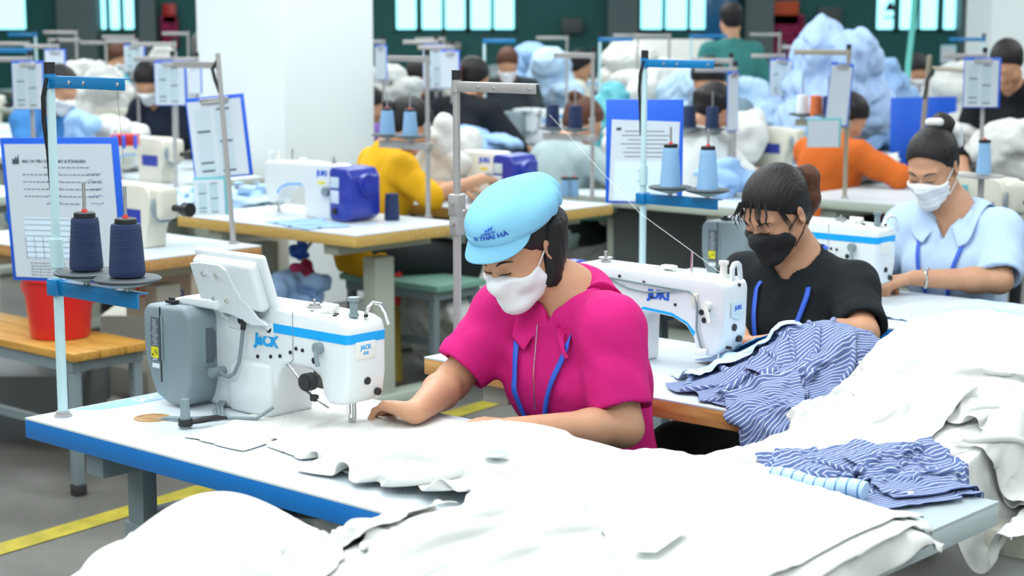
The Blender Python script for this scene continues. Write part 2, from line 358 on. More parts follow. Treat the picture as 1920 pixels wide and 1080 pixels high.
def person(name, label, loc, rz, sp, h=.0045, group=None):
    """sp: joints in the person's frame (x right, y forward, z up, origin on the floor)"""
    root = thing(name, label, 'person', loc, rz, group)
    N = np.array(sp['neck'], float); Pv = np.array(sp.get('pelvis', (0, 0, .55)), float); H = np.array(sp['head'], float); hs = sp.get('hs', 1.0)
    R = rotm(*[math.radians(a) for a in sp.get('look', (0, 30, 0))])
    sh = [np.array(sp['shoulders'][0], float), np.array(sp['shoulders'][1], float)] if 'shoulders' in sp else [N + np.array([.165, 0, -.075]), N + np.array([-.165, 0, -.075])]
    elb = [np.array(p, float) for p in sp['elbows']]; wr = [np.array(p, float) for p in sp['wrists']]
    up = nz(N - Pv); rt_ = nz(sh[0] - sh[1]); fwd = nz(np.cross(up, rt_)); rt_ = np.cross(fwd, up); TR = np.stack([rt_, fwd, up], 1)
    TL = np.linalg.norm(N - Pv); T = lambda x, y, z: Pv + TR @ np.array([x, y, z])
    bw = sp.get('bw', 1.0)
    # head in its own axes
    hp = lambda x, y, z: H + R @ (np.array([x, y, z]) * hs)
    def hel(c, r, RR=None): return el(hp(*c), np.array(r) * hs, R if RR is None else R @ RR)
    def hrc(a, b, r1, r2=None): return rc(hp(*a), hp(*b), r1 * hs, (r1 if r2 is None else r2) * hs)
    head = [('u', hel((0, -.014, .042), (.074, .094, .082)), 0), ('u', hel((0, .020, -.015), (.064, .068, .088)), .03),
            ('u', hrc((-.046, .002, -.058), (-.014, .062, -.090), .024, .020), .03), ('u', hrc((.046, .002, -.058), (.014, .062, -.090), .024, .020), .03), ('u', hel((0, .069, -.092), (.022, .018, .016)), .02)]
    for s_ in (1, -1):
        head += [('u', hel((s_ * .038, .058, -.026), (.026, .026, .026)), .02), ('u', hrc((s_ * .012, .089, .027), (s_ * .045, .072, .026), .008, .007), .016)]
    head += [('u', hrc((0, .092, .010), (0, .104, -.022), .007, .0105), .014), ('u', hel((0, .108, -.028), (.0105, .010, .009)), .008)]
    for s_ in (1, -1):
        head += [('s', hel((s_ * .031, .105, .004), (.019, .016, .013)), .012), ('u', hel((s_ * .012, .096, -.031), (.009, .010, .008)), .006), ('u', hel((s_ * .031, .0735, .003), (.0165, .0165, .0125)), .005)]
    head += [('u', hel((0, .088, -.053), (.020, .011, .0055)), .006), ('u', hel((0, .087, -.063), (.017, .011, .0065)), .005)]
    if h < .007:
        for s_ in (1, -1):
            ER = np.array(Matrix.Rotation(s_ * -.45, 3, 'Z') @ Matrix.Rotation(-.12, 3, 'X'))
            head += [('u', hel((s_ * .078, -.010, -.004), (.0075, .018, .031), ER), .005), ('s', hel((s_ * .086, -.004, .000), (.006, .010, .016), ER), .004)]
    body = SD(.03)
    body.grp(head, .02)
    body.grp([('u', rc(hp(0, -.022, -.045), N + fwd * .0, .050 * hs, .052), .02), ('u', rc(N + up * .02, N - up * .06, .05, .060), .04)])
    ch = T(0, .005, TL * .62)
    tor = [('u', el(T(0, .0, TL * .66), (.140 * bw, .098 * bw, .165), TR), 0), ('u', el(T(0, .005, TL * .32), (.122 * bw, .098 * bw, .15), TR), .06), ('u', el(Pv, (.165 * bw, .125 * bw, .115), TR), .06)]
    for i in (0, 1): tor += [('u', rc(N - up * .035, sh[i] + up * .012, .048, .050), .04)]
    if sp.get('fem', True):
        for s_ in (1, -1): tor += [('u', el(T(s_ * .066, .078, TL * .62), (.056, .046, .056), TR), .04)]
    body.grp(tor)
    al = sp.get('arm_r', 1.0)
    for i in (0, 1):
        fd = nz(wr[i] - elb[i]); bul = elb[i] + (wr[i] - elb[i]) * .3
        arm = [('u', rc(sh[i], elb[i], .050 * al, .037 * al), 0), ('u', rc(elb[i], bul, .038 * al, .038 * al), .02), ('u', rc(bul, wr[i], .038 * al, .0245 * al), .02)]
        hd = sp['hands'][i]; arm += [(o, p, k) for o, p, k in hand_prims(wr[i], hd['d'], hd['n'], hd['t'], hd.get('curl', (.4, .45, .5, .55)), hd.get('thumb', .4), sp.get('hand_s', .96))]
        body.grp(arm)
    legs = []
    feet = []
    kn = sp.get('knees', [(.12, .42, .52), (-.12, .42, .52)]); an = sp.get('ankles', [(.12, .40, .10), (-.12, .40, .10)])
    for i in (0, 1):
        hip = Pv + TR[:, 0] * (.085 if i == 0 else -.085); k = np.array(kn[i], float); a = np.array(an[i], float)
        legs += [('u', rc(hip, k, .084 * bw, .056), .04), ('u', rc(k, a + (0, 0, .02), .052, .036), .03)]; feet += [('u', rc(a + (0, -.02, -.045), a + (0, .14, -.062), .036, .028), .02)]
    if sp.get('legs', True): body.grp(legs + feet)
    bo = sdf_obj('body', body, h, sp.get('skin', 'skin'), root)
    # ---- shirt
    if 'shirt' in sp:
        st = sp['shirt']; off = st.get('off', .014); sl = st.get('sleeve', .62); k0 = .05
        shs = SD(.035)
        rr = lambda r: [x + off for x in r]
        tp = [('u', el(T(0, .0, TL * .66), rr((.140 * bw, .098 * bw, .165)), TR), 0), ('u', el(T(0, .005, TL * .32), rr((.126 * bw, .104 * bw, .15)), TR), .06), ('u', el(T(0, 0, -.01), rr((.168 * bw, .130 * bw, .115)), TR), .06)]
        tp += [('u', rc(N + up * .0, N - up * .06, .066, .082), .03)]
        for i in (0, 1): tp += [('u', rc(N - up * .04, sh[i] + up * .012, .050 + off * .5, .050 + off), .04)]
        if sp.get('fem', True):
            for s_ in (1, -1): tp += [('u', el(T(s_ * .064, .076, TL * .62), (.062 + off, .048 + off, .062 + off), TR), .05)]
        if 'extra' in st: tp += st['extra'](T, TR, TL)
        shs.grp(tp, pad=.08)
        for i in (0, 1):
            e_ = sh[i] + (elb[i] - sh[i]) * min(sl, 1.0); a0 = nz(elb[i] - sh[i])
            fl = st.get('flare', .020)
            ar = [('u', rc(sh[i] - a0 * .0, e_ + a0 * .05, (.052 * al + off), (.043 - .010 * min(sl, 1)) * al + off + fl), 0)]
            if sl >= 1:
                e2_ = elb[i] + (wr[i] - elb[i]) * (sl - 1) ; b0 = nz(wr[i] - elb[i]); ar = [('u', rc(sh[i], elb[i], .052 * al + off, .042 * al + off), 0), ('u', rc(elb[i], e2_ + b0 * .03, .042 * al + off, .032 * al + off), .02), ('i', (half(b0, b0 @ e2_), 0, 0), .004)]
            else: ar += [('i', (half(a0, a0 @ e_), 0, 0), .004), ('s', rc(e_ - a0 * .045, e_ + a0 * .08, .045 * al + off * .4, (.047 - .008) * al + off + fl * .9), .004)]
            lo = np.min([ar[0][1][1]] + [x[1][1] for x in ar if x[0] == 'u'], 0); hi = np.max([x[1][2] for x in ar if x[0] == 'u'], 0); shs.g.append((ar, lo, hi, .03, .08))
        # neck opening
        nk = st.get('neck', .062); zc = st.get('nz', .01); Nf = N + up * zc
        op = rc(Nf - up * st.get('nd', .045) + fwd * .022, Nf + up * .12 + fwd * .02, nk, nk + .02)
        shs.cut.append((lambda P: -op[0](P), .006))
        if 'v' in st:  # V opening down the front
            vd = st['v']
            def vcut(P):
                q = (P - N) @ TR; wdt = np.clip((q[:, 2] + vd) * .42, -.05, .06); return -np.maximum(np.abs(q[:, 0]) - wdt, -(q[:, 1] - .0))
            shs.cut.append((vcut, .004))
        zb = st.get('hem', -.10); shs.cut.append(((lambda P: ((Pv + up * zb) - P) @ up), .006))
        fa = st.get('folds', .004); rs = np.random.RandomState(st.get('seed', 3))
        K = rs.normal(0, 1, (14, 3)); K /= np.linalg.norm(K, axis=1, keepdims=True); K[:, 2] *= .55; fr = rs.uniform(45, 150, 14); ph = rs.uniform(0, 6.3, 14)
        def folds(P):
            s_ = np.zeros(len(P)); w = P + .025 * np.sin(P[:, [1, 2, 0]] * 17)
            for kk, f_, p_ in zip(K, fr, ph): s_ += (1 - 2 * np.abs(np.sin(w @ kk * f_ * .5 + p_))) * (60 / (f_ + 20))
            dl = 0
            for wv, ww, aa in [(elb[0] * .6 + sh[0] * .4, .10, 1), (elb[1] * .6 + sh[1] * .4, .10, 1)]: dl = dl + aa * np.exp(-((P - wv) ** 2).sum(1) / ww ** 2)
            s_ = s_ / 3.2; return fa * np.sign(s_) * np.abs(s_) ** 1.4 * (.7 + .7 * dl)
        shs.disp = folds if fa else None
        so = sdf_obj('shirt', shs, max(h * 1.05, .0045), st['mat'], root)
        if 'collar' in st:  # turned-down collar
            nT = 40; ver = []; fac = []; cw = st['collar']; nd_ = nz(hp(0, -.022, -.045) - N); nd_ = nz(nd_ + up * .6); fw2 = nz(fwd - nd_ * (fwd @ nd_)); c0 = N + nd_ * st.get('ch', .030); nkc = .060
            g0 = math.radians(24)
            for i in range(nT + 1):
                th = g0 + (2 * math.pi - 2 * g0) * i / nT  # 0 = front
                dr = rt_ * math.sin(th) + fw2 * math.cos(th); fr_ = abs(math.cos(th / 2)) ** 6
                fc = (1 + math.cos(th)) / 2; top = c0 + dr * nkc - nd_ * (st.get('cdrop', .040) * fc * fc) ; fold = top + dr * .008 + nd_ * .006
                out = top + dr * (cw * .75 + .010) - up * (cw * .55) + (rt_ * np.sign(math.sin(th)) * .006 - up * .034 + dr * .004) * fr_
                ver += [top - dr * .002 - up * .02, top, fold, fold * .72 + out * .28 + dr * .004, fold * .38 + out * .62 + dr * .003, out]
            V = np.array(ver)
            for r_, o_ in ((2, .006), (3, .017), (4, .016)): V[r_::6] = shs.project(V[r_::6], o_, 6, True)
            V[5::6] = shs.project(V[5::6], .012, 8)
            for i in range(nT):
                for j in range(5): fac.append((i * 6 + j, i * 6 + j + 1, i * 6 + 7 + j, i * 6 + 6 + j))
            co = mesh_obj('collar', V, fac, st['mat'], root, True); md = co.modifiers.new('s', 'SOLIDIFY'); md.thickness = .003; md.offset = 1
            md = co.modifiers.new('b', 'SUBSURF'); md.levels = 1; md.render_levels = 1
    else: shs = body
    if sp.get('legs', True):
        pt = SD(.03); lg = []
        for i in (0, 1):
            hip = Pv + TR[:, 0] * (.085 if i == 0 else -.085); k = np.array(kn[i], float); a = np.array(an[i], float)
            lg += [('u', rc(hip, k, .094 * bw, .070), .04), ('u', rc(k, a + (0, 0, .02), .068, .055), .03)]
        lg += [('u', el(Pv, (.172 * bw, .132 * bw, .118), TR), .05)]
        pt.grp(lg); za = min(an[0][2], an[1][2]) + .0; pt.cut.append(((lambda P: za + .0 - P[:, 2]), .004))
        sdf_obj('trousers', pt, max(h * 2, .009), sp.get('pants', 'pants_black'), root)
        fo = SD(.02); fo.grp([('u', rc(np.array(a) + (0, -.02, -.045), np.array(a) + (0, .14, -.058), .042, .036), .02) for a in an]); fo.cut.append(((lambda P: .0 - P[:, 2]), .004)); sdf_obj('shoes', fo, .009, 'sole', root)
    # ---- hair (head axes)
    hr = sp.get('hair', {})
    def Hl(P): return ((P - H) @ R) / hs
    gd = R.T @ np.array([0, 0, -1.]); gv = lambda p, L_, o=(0, 0, 0): tuple(np.array(p) + gd * L_ + np.array(o))
    hd_ = SD(.02); st_ = hr.get('style', 'tail'); vol = hr.get('vol', .010)
    base = [('u', hel((0, -.016, .044), (.075 + vol, .095 + vol, .083 + vol)), 0), ('u', hel((0, -.045, -.01), (.066 + vol * .6, .056 + vol * .6, .06)), .02)]
    hd_.grp(base); fz = hr.get('line', .066)
    def hairline(P):
        q = Hl(P); ax_ = np.abs(q[:, 0])
        zz = q[:, 2] + np.where(q[:, 2] > .02, (ax_ / .07) ** 2 * hr.get('arch', .022), 0)
        yb = np.interp(zz, [-.08, -.03, .0, .03, fz - .01, fz + .012, .13], [-.055, -.030, .004, .030, .052, .11, .16])
        yb = yb - np.clip((.06 - ax_) * .0, 0, 1)
        d = q[:, 1] - yb - np.where(q[:, 2] > .02, (ax_ / .075) ** 2 * -.012, 0)
        d = np.maximum(d * .8, -.075 - q[:, 2] + hr.get('low', 0)); return d * hs
    hd_.cut.append((hairline, .006))
    ex = []
    if st_ == 'tail':
        ex = [('u', hrc((0, -.095, .045), (0, -.130, .045), .024, .020), .012)]; t0 = (0, -.128, .046); t1_ = gv(t0, .035, (0, -.045, 0)); t2_ = gv(t1_, .06); t3_ = gv(t2_, .07, (0, .015, 0))
        ht = SD(.02); ht.grp([('u', hrc(t0, t1_, .020, .033), .01), ('u', hrc(t1_, t2_, .033, .037), .02), ('u', hrc(t2_, t3_, .037, .014), .02)])
    elif st_ == 'bun':
        bz = hr.get('bun', (0, -.085, .12)); b = np.array(bz)
        ht = SD(.02); ht.grp([('u', hel(tuple(b), (.042, .038, .034)), .01), ('u', hrc(tuple(b + (0, .03, -.03)), tuple(b), .03, .03), .02), ('u', hel(tuple(b + (.015, -.02, .008)), (.026, .03, .024)), .01)])
    elif st_ == 'bob':
        ll = hr.get('len', .12); ht = SD(.02)
        pr_ = [('u', hel((0, -.05, -.01), (.079, .054, .075)), .02)]
        for x_, y_, z_, l_ in ((.071, -.046, .03, ll), (.066, -.070, .03, ll + .005), (.048, -.096, .02, ll), (.02, -.108, .02, ll - .005)):
            for s_ in ((1, -1) if x_ else (1,)): pr_.append(('u', hrc((s_ * x_, y_, z_), gv((s_ * x_ * 1.02, y_, z_), l_), .026, .018), .025))
        ht.grp(pr_)
    else: ht = None
    if ex: hd_.grp(ex)
    if hr.get('fringe'):
        pass
    def strands(P):
        q = Hl(P); a = np.arctan2(q[:, 0], q[:, 1] + .02); return .0012 * (np.abs(np.sin(a * 38 + 3 * np.sin(q[:, 2] * 22))) - .5) * (h < .007)
    hd_.disp = strands
    if hr.get('hair', True): sdf_obj('hair', hd_, max(h * .8, .0035) if h < .007 else h, hr.get('mat', 'hair'), root)
    if ht is not None:
        def strands2(P):
            q = Hl(P); a = np.arctan2(q[:, 0], q[:, 1] + .09); return .0016 * (np.abs(np.sin(a * 22 + 2 * np.sin(q[:, 2] * 30))) - .5) * (h < .007)
        ht.disp = strands2; sdf_obj({'tail': 'ponytail', 'bun': 'hair_bun', 'bob': 'side_hair'}[st_], ht, max(h * .8, .0035) if h < .007 else h, hr.get('mat2', hr.get('mat', 'hair')), root)
    if h < .007:  # brows, lashes, fringe
        for s_ in (1, -1):
            pts = np.array([hp(s_ * x, y, z) for x, y, z in ((.014, .098, .024), (.024, .098, .0295), (.036, .092, .031), (.050, .078, .026))]); pts = body.project(pts, .0008); MB().tube(pts, [.0012, .0024, .0022, .0008], 6).build('eyebrow', 'hair', root)
        for s_ in (1, -1):
            pts = np.array([hp(s_ * x, .10, z) for x, z in ((.016, -.001), (.023, -.0045), (.031, -.006), (.040, -.0045), (.048, .0005))]); pts = body.project(pts, .0006); MB().tube(pts, [.0007, .0013, .0016, .0016, .0009], 6).build('eyelashes', 'hair', root)
        if hr.get('fringe'):
            bm = MB(); rs = np.random.RandomState(5)
            for k in range(hr['fringe']):
                x0 = rs.uniform(-.055, .06); ln = rs.uniform(.5, 1.0); x1 = x0 * 1.15 + rs.uniform(-.012, .012); zt = .082 - abs(x0) * .25
                pts = [hp(x0 * .8, .07, zt + .012), hp(x0, .09, zt - .012), hp((x0 + x1) / 2, .102, .055 - .01 * ln), hp(x1, .100, .055 - .045 * ln)]
                pj = body.project(np.array(pts), .006, 6, True); bm.tube(pj, [.0022, .0020, .0014, .0004], 5)
            for s_ in (1, -1):
                for q_ in (0, .006, .012):
                    pts = [hp(s_ * .068, .045 + q_, .06), hp(s_ * .076, .042 + q_, .02), hp(s_ * .077, .036 + q_, .0), hp(s_ * .075, .040 + q_, -.025)]; bm.tube(pts, [.0028, .0022, .0012, .0004], 5)
            bm.build('fringe', 'hair', root)
    # ---- face mask
    mk = sp.get('mask')
    if mk:
        ms = SD(.02); t_ = .0045
        pr = [('u', hel((0, .020, -.015), (.064 + t_, .068 + t_, .088 + t_)), 0), ('u', hrc((-.046, .002, -.058), (-.014, .062, -.090), .024 + t_, .022 + t_), .03), ('u', hrc((.046, .002, -.058), (.014, .062, -.090), .024 + t_, .022 + t_), .03),
              ('u', hrc((0, .098, -.016), (0, .086, -.085), .018 + t_, .017 + t_), .03), ('u', hel((0, .104, -.026), (.020, .020, .018)), .02), ('u', hel((0, .069, -.096), (.026, .020, .018)), .02)]
        for s_ in (1, -1): pr.append(('u', hel((s_ * .038, .058, -.026), (.026 + t_, .026 + t_, .026 + t_)), .02))
        ms.grp(pr)
        bk = mk.get('back', .012); tz = mk.get('top', -.010)
        def mcut(P):
            q = Hl(P); ax_ = np.abs(q[:, 0]); top = q[:, 2] - (tz + .010 * np.exp(-(ax_ / .016) ** 2) - np.clip(ax_ - .03, 0, 1) * .25)
            b_ = (bk + (np.abs(q[:, 2] + .055) / .05) ** 2 * .020 * mk.get('taper', 1)) - q[:, 1]; lo_ = (mk.get('bot', -.118)) - q[:, 2] + np.clip(.05 - q[:, 1], 0, 1) * .55
            return np.maximum(np.maximum(top, b_), lo_) * hs
        ms.cut.append((mcut, .0025))
        if mk.get('pleats'):
            ms.disp = lambda P: .0011 * np.sin(Hl(P)[:, 2] * 2 * math.pi / .022)
        else: ms.disp = lambda P: .0009 * np.sin(Hl(P) @ np.array([60, -40, 160.])) * np.clip(np.abs(Hl(P)[:, 0]) / .03, 0, 1)
        mo = sdf_obj('face_mask', ms, max(.0035, h * .75), mk['mat'], root)
        if h < .007:
            bm = MB()
            for s_ in (1, -1):
                for za, zb_ in ((-.020, .018), (-.075, -.030)):
                    pts = np.array([hp(s_ * .066, bk + .012, za), hp(s_ * .074, .004, (za + zb_) / 2), hp(s_ * .078, -.018, zb_)]); pts = body.project(pts, .0015, 5, True); bm.tube(pts, .0016, 6)
            bm.build('ear_loops', mk['mat'], mo)
    # ---- lanyard
    if 'lanyard' in sp:
        ly = sp['lanyard']; b_ = T(ly.get('x', 0), .13, TL * ly.get('z', .34)); V = []; Fc = []
        for s_ in (1, -1):
            pl = [N - fwd * .07 + rt_ * s_ * .03 + up * .03, N + rt_ * s_ * .07 + up * .015 - fwd * .01, N + rt_ * s_ * .082 + fwd * .05 - up * .035]
            n_ = 60; tgt = b_; 
            path = []
            allp = pl + [tgt]; dd_ = [0] + list(np.cumsum([np.linalg.norm(allp[i + 1] - allp[i]) for i in range(len(allp) - 1)])); cum = np.array(dd_) / dd_[-1]
            for tt in np.linspace(0, 1, n_): path.append([np.interp(tt, cum, [p[j] for p in allp]) for j in range(3)])
            path = np.array(path)
            for _ in range(3): path[1:-1] = (path[:-2] + path[2:] + 2 * path[1:-1]) / 4
            k0_ = int(n_ * cum[2]); path[:k0_] = shs.project(path[:k0_], .009, 8)
            for _i in range(14):
                d_ = shs(path[k0_:]); path[k0_:] += fwd * np.maximum(0, .009 - d_)[:, None] * 1.1
            for _ in range(4): path[1:-1] = (path[:-2] + path[2:] + 2 * path[1:-1]) / 4
            g = shs.grad(path, .01)
            i0 = len(V)
            for i in range(n_):
                t_ = nz(path[min(i + 1, n_ - 1)] - path[max(i - 1, 0)]); w_ = nz(np.cross(t_, g[i])) * .0065; V += [path[i] - w_, path[i] + w_]
            for i in range(n_ - 1): Fc.append((i0 + 2 * i, i0 + 2 * i + 1, i0 + 2 * i + 3, i0 + 2 * i + 2))
        lo_ = mesh_obj('lanyard', V, Fc, 'lanyard', root, True); md = lo_.modifiers.new('s', 'SOLIDIFY'); md.thickness = .0015
        if ly.get('tail'):
            q = shs.project(np.array([b_, b_ - up * .03, b_ - up * .06, b_ - up * .075, b_ - up * .11]), .008); g = shs.grad(q)
            V = []; Fc = []
            for i in range(5): V += [q[i] - rt_ * .008, q[i] + rt_ * .008]
            V = np.array(V); mesh_obj('lanyard_tail', V[:6], [(0, 1, 3, 2), (2, 3, 5, 4)], 'lanyard', lo_).modifiers.new('s', 'SOLIDIFY').thickness = .003
            MB().box((q[1] * .4 + q[2] * .6) + g[2] * .004, (.020, .006, .024), .002).build('buckle', 'paper_white', lo_); MB().tube([q[2] + g[2] * .004, q[3] + g[3] * .004, q[4] + g[4] * .004], .004, 6).build('lanyard_clip', 'glassy', lo_)
    return dict(root=root, body=body, shirt=shs, hp=hp, R=R, H=H, N=N, up=up, fwd=fwd, rt=rt_, T=T, TL=TL, TR=TR, Hl=Hl, hel=hel, hrc=hrc)
# ================================================================ sewing machines (local: x along the arm from motor to needle, y from the back to the operator, z up from the table)
def arm_outline(k=0):
    return [(.075, .004), (.060, .03), (.055, .10), (.055, .205), (.075, .232), (.12, .239), (.33, .240), (.50, .236), (.527, .228), (.533, .21), (.533, .12), (.526, .075), (.518, .058), (.470, .055), (.455, .075), (.447, .108), (.42, .120), (.36, .1215), (.335, .117), (.318, .100), (.306, .06), (.300, .015), (.300, .0), (.10, .0)]
def needle_parts(root, x=.475):
    MB().cyl((x, 0, .06), (x, 0, .028), .0045).cyl((x, 0, .030), (x, 0, .004), .0016, n=8).build('needle_bar', 'chrome', root)
    p = MB().cyl((x + .016, 0, .062), (x + .016, 0, .018), .0045).box((x + .008, -.002, .0065), (.014, .032, .004), .001).box((x + .012, 0, .014), (.012, .008, .014), .002).build('presser_foot', 'steel', root)
def screws(root, pts, y, r=.0045, m='black', name='screw'):
    for x, z in pts: MB().cyl((x, y - .0012, z), (x, y + .003, z), r, n=14).build(name, m, root)
def jack_machine(name, label, loc, rz=TH, cat='sewing machine', group=None, detail=True, panel=True, pick=None):
    r = thing(name, label, cat, loc, rz, group)
    MB().prism(arm_outline(), -.055, .055, .011, 3).build('machine_arm', 'machine_white', r, 40)
    MB().prism([(.165, .0), (.165, .10), (.20, .118), (.30, .118), (.305, .06), (.302, .0)], -.067, .06, .012, 3).build('pillar', 'machine_white', r, 40)
    cr_ = [(.5338 - .0115 + .0115 * math.sin(t), sg * (.0559 - .0115 + .0115 * math.cos(t))) for sg, ts in ((-1, np.linspace(0, math.pi / 2, 7)), (1, np.linspace(math.pi / 2, 0, 7))) for t in ts]; MB().prism([(.2965, -.0559)] + cr_ + [(.2965, .0559)], .186, .205, 0, plane='XY').build('cyan_band', 'logo_cyan', r, 40)
    MB().box((.22, -.0545, .196), (.12, .006, .034), .004, 2).box((.285, -.0555, .19), (.045, .007, .03), .006, 3).build('bracket_base', 'machine_white', r)
    # motor box
    o = [(0, .012, ), ]
    bx = MB().prism([(-.040, .10), (-.044, .13), (-.044, .203), (-.030, .220), (.095, .224), (.118, .205), (.118, .06), (.104, .018), (.088, .006), (.035, .006), (-.005, .022), (-.024, .06)], -.130, .055, .010, 3)
    mb = bx.build('motor_box', 'box_grey', r, 40)
    MB().box((.0195, -.1308, .135), (.0022, .002, .165)).build('seam', 'black', mb)
    MB().box((.0255, -.1315, .15), (.006, .003, .10), .001).build('hinge', 'box_grey', mb)
    lb = MB().box((.000, -.1308, .145), (.029, .0016, .096), .0005).build('rating_plate', 'dark_label', mb)
    MB().box((.000, -.1318, .116), (.025, .0016, .024)).build('warning_label', 'yellow_label', mb)
    MB().prism([(-.0105, .108), (-.0035, .108), (-.007, .115)], -.1327, -.1325, 0).box((.004, -.1326, .1205), (.012, .0004, .0015)).box((.004, -.1326, .1165), (.012, .0004, .0015)).box((.006, -.1326, .1125), (.009, .0004, .0015)).build('warning_print', 'black', mb)
    MB().box((.001, -.1308, .086), (.025, .0016, .010), .0005).build('serial_label', 'paper_white', mb)
    tx = MB()
    rs = random.Random(4)
    for i in range(14): tx.box((.0 + rs.uniform(-.002, .002), -.1318, .187 - i * .0042), (rs.uniform(.012, .022), .0004, .0012))
    tx.build('plate_print', 'paper', mb)
    if detail:
        text_mesh('JACK', .0075, 'paper_white', mb, (.000, -.1321, .101), (1, 0, 0), (0, 0, 1), 'plate_lettering', .0002, .0002)
        MB().prism([(-.085, .10), (-.065, .10), (-.058, .112), (-.058, .165), (-.066, .176), (-.085, .176)], .1175, .1188, 0, plane='YZ').build('side_recess', 'dark_label', mb)
    MB().prism([(.010, .220), (.018, .232), (.06, .242), (.17, .244), (.17, .222)], -.095, .05, .008, 3).build('motor_cover', 'machine_white', r, 40)
    MB().box((.030, -.105, .228), (.030, .018, .008), .003).box((.030, -.105, .234), (.015, .010, .008), .003).build('belt_switch', 'black', mb)
    # panel
    if panel:
        Rt = Matrix.Rotation(math.radians(19), 3, 'X'); pc = Vector((.203, -.075, .285)); P_ = lambda x, y, z: pc + Rt @ Vector((x, y, z))
        Rm = Rt
        pn = MB().box(P_(0, .012, 0), (.226, .016, .132), .010, 3, Rm).build('control_panel', 'machine_white', r, 40)
        MB().box(P_(0, -.006, 0), (.196, .030, .112), .012, 4, Rm).build('panel_housing', 'machine_white', pn, 40)
        MB().box(P_(0, .0205, 0), (.17, .002, .09), .001, 1, Rm).build('screen', 'black', pn)
        bk = MB()
        bo = bmesh.new()
        out = [(-.095, -.055), (-.095, .045), (-.06, .05), (.005, .05), (.020, .040), (.030, .005), (.042, -.024), (.060, -.036), (.080, -.066), (.105, -.078), (.055, -.084), (.0, -.066), (-.06, -.062)]
        vs = [bo.verts.new(P_(x, -.021, z)) for x, z in out]; f = bo.faces.new(vs); e = bmesh.ops.extrude_face_region(bo, geom=[f])
        for q in e['geom']:
            if isinstance(q, bmesh.types.BMVert): q.co += Rt @ Vector((0, -.005, 0))
        bmesh.ops.recalc_face_normals(bo, faces=bo.faces[:]); bk._add(bo)
        bk.tube([P_(.085, -.022, -.076), (.290, -.066, .205), (.300, -.060, .192)], .006, 8).tube([P_(-.08, -.022, -.055), (.135, -.066, .235), (.150, -.060, .205), (.17, -.060, .20)], .0055, 8)
        bk.build('panel_bracket', 'machine_white', pn, 40)
        for x, z in ((-.055, .026), (-.012, .026), (-.045, -.032), (-.002, -.032)):
            MB().cyl(P_(x, -.026, z), P_(x, -.031, z), .0055, n=14).cyl(P_(x, -.031, z), P_(x, -.0325, z), .0028, n=10).build('screw', 'chrome', pn)
        MB().box(P_(-.085, -.0225, .006), (.028, .0006, .022), 0, 1, Rm).build('sticker', 'paper', pn)
    ht = MB().tube([(.232, -.062, .235), (.231, -.070, .215), (.229, -.073, .185)], .0058, 10).build('cable_boot', 'black', r)
    MB().tube([(.229, -.073, .185), (.226, -.076, .15), (.220, -.078, .115), (.205, -.08, .088), (.185, -.08, .078), (.165, -.078, .080), (.140, -.074, .088)], .0042, 10).build('panel_cable', 'frame_grey', r)
    MB().cyl((.140, -.092, .082), (.140, -.055, .082), .011, n=18).cyl((.140, -.094, .082), (.140, -.091, .082), .006, n=12).build('cable_gland', 'box_grey', r)
    screws(r, [(.205, .200), (.297, .192)], -.060, .0075)
    screws(r, [(.255, .128), (.297, .133), (.327, .138), (.360, .150), (.222, .088), (.190, .045), (.222, .038), (.378, .160), (.398, .159)], -.0562, .0040)
    screws(r, [(.434, .142)], -.0562, .0068)
    text_mesh('JaCK', .034, 'logo_cyan', r, (.283, -.0562, .165), (1, 0, 0), (0, 0, 1), 'logo', .0006, .0012, .12, 1.05)
    # seam between arm and head cover
    MB().tube([(.368, -.0552, .236), (.3685, -.0556, .18), (.3675, -.0556, .135), (.357, -.0556, .126)], .0009, 5).build('cover_seam', 'box_grey', r)
    MB().tube([(.352, -.058, .124), (.374, -.062, .115), (.400, -.064, .095), (.412, -.062, .078), (.430, -.062, .070), (.455, -.058, .058), (.475, -.056, .050)], .0028, 8).build('oil_pipe', 'chrome', r)
    kn = MB().cyl((.425, -.055, .098), (.425, -.075, .098), .0185, n=28).cyl((.425, -.075, .098), (.425, -.079, .098), .016, n=28).build('adjusting_knob', 'rubber', r)
    MB().box((.439, -.062, .066), (.016, .014, .014), .003).build('lifter_joint', 'rubber', r)
    MB().cyl((.452, -.055, .171), (.452, -.068, .171), .012, n=22).tube([(.452, -.066, .168), (.456, -.070, .150), (.461, -.070, .135)], .0048, 8).build('tension_lever', 'box_grey', r)
    # head end face details (faces +x)
    MB().box((.5338, -.006, .170), (.003, .055, .036), .006, 3).build('badge', 'machine_ivory', r)
    if detail:
        text_mesh('JACK', .013, 'logo_cyan', r, (.5358, -.006, .176), (0, 1, 0), (0, 0, 1), 'badge_lettering', .0003, .0003)
        text_mesh('A5E', .009, 'logo_cyan', r, (.5358, -.006, .164), (0, 1, 0), (0, 0, 1), 'badge_lettering', .0003, .0001)
    for y, z, q in ((.0, .105, .0078), (.030, .078, .0078)): MB().cyl((.528, y, z), (.5345, y, z), q, n=20).cyl((.5345, y, z), (.5352, y, z), q * .5, n=12).build('rubber_plug', 'rubber', r)
    MB().cyl((.505, -.01, .236), (.505, -.01, .243), .011, n=20).cyl((.505, -.01, .243), (.505, -.01, .268), .0085, n=20).cyl((.505, -.01, .268), (.505, -.01, .276), .012, n=20).build('presser_regulator', 'box_grey', r)
    MB().tube([(.515, .012, .234), (.519, .018, .252), (.523, .028, .262), (.530, .042, .258), (.534, .052, .24), (.535, .058, .215)], .0042, 8).build('thread_take_up_cover', 'chrome', r)
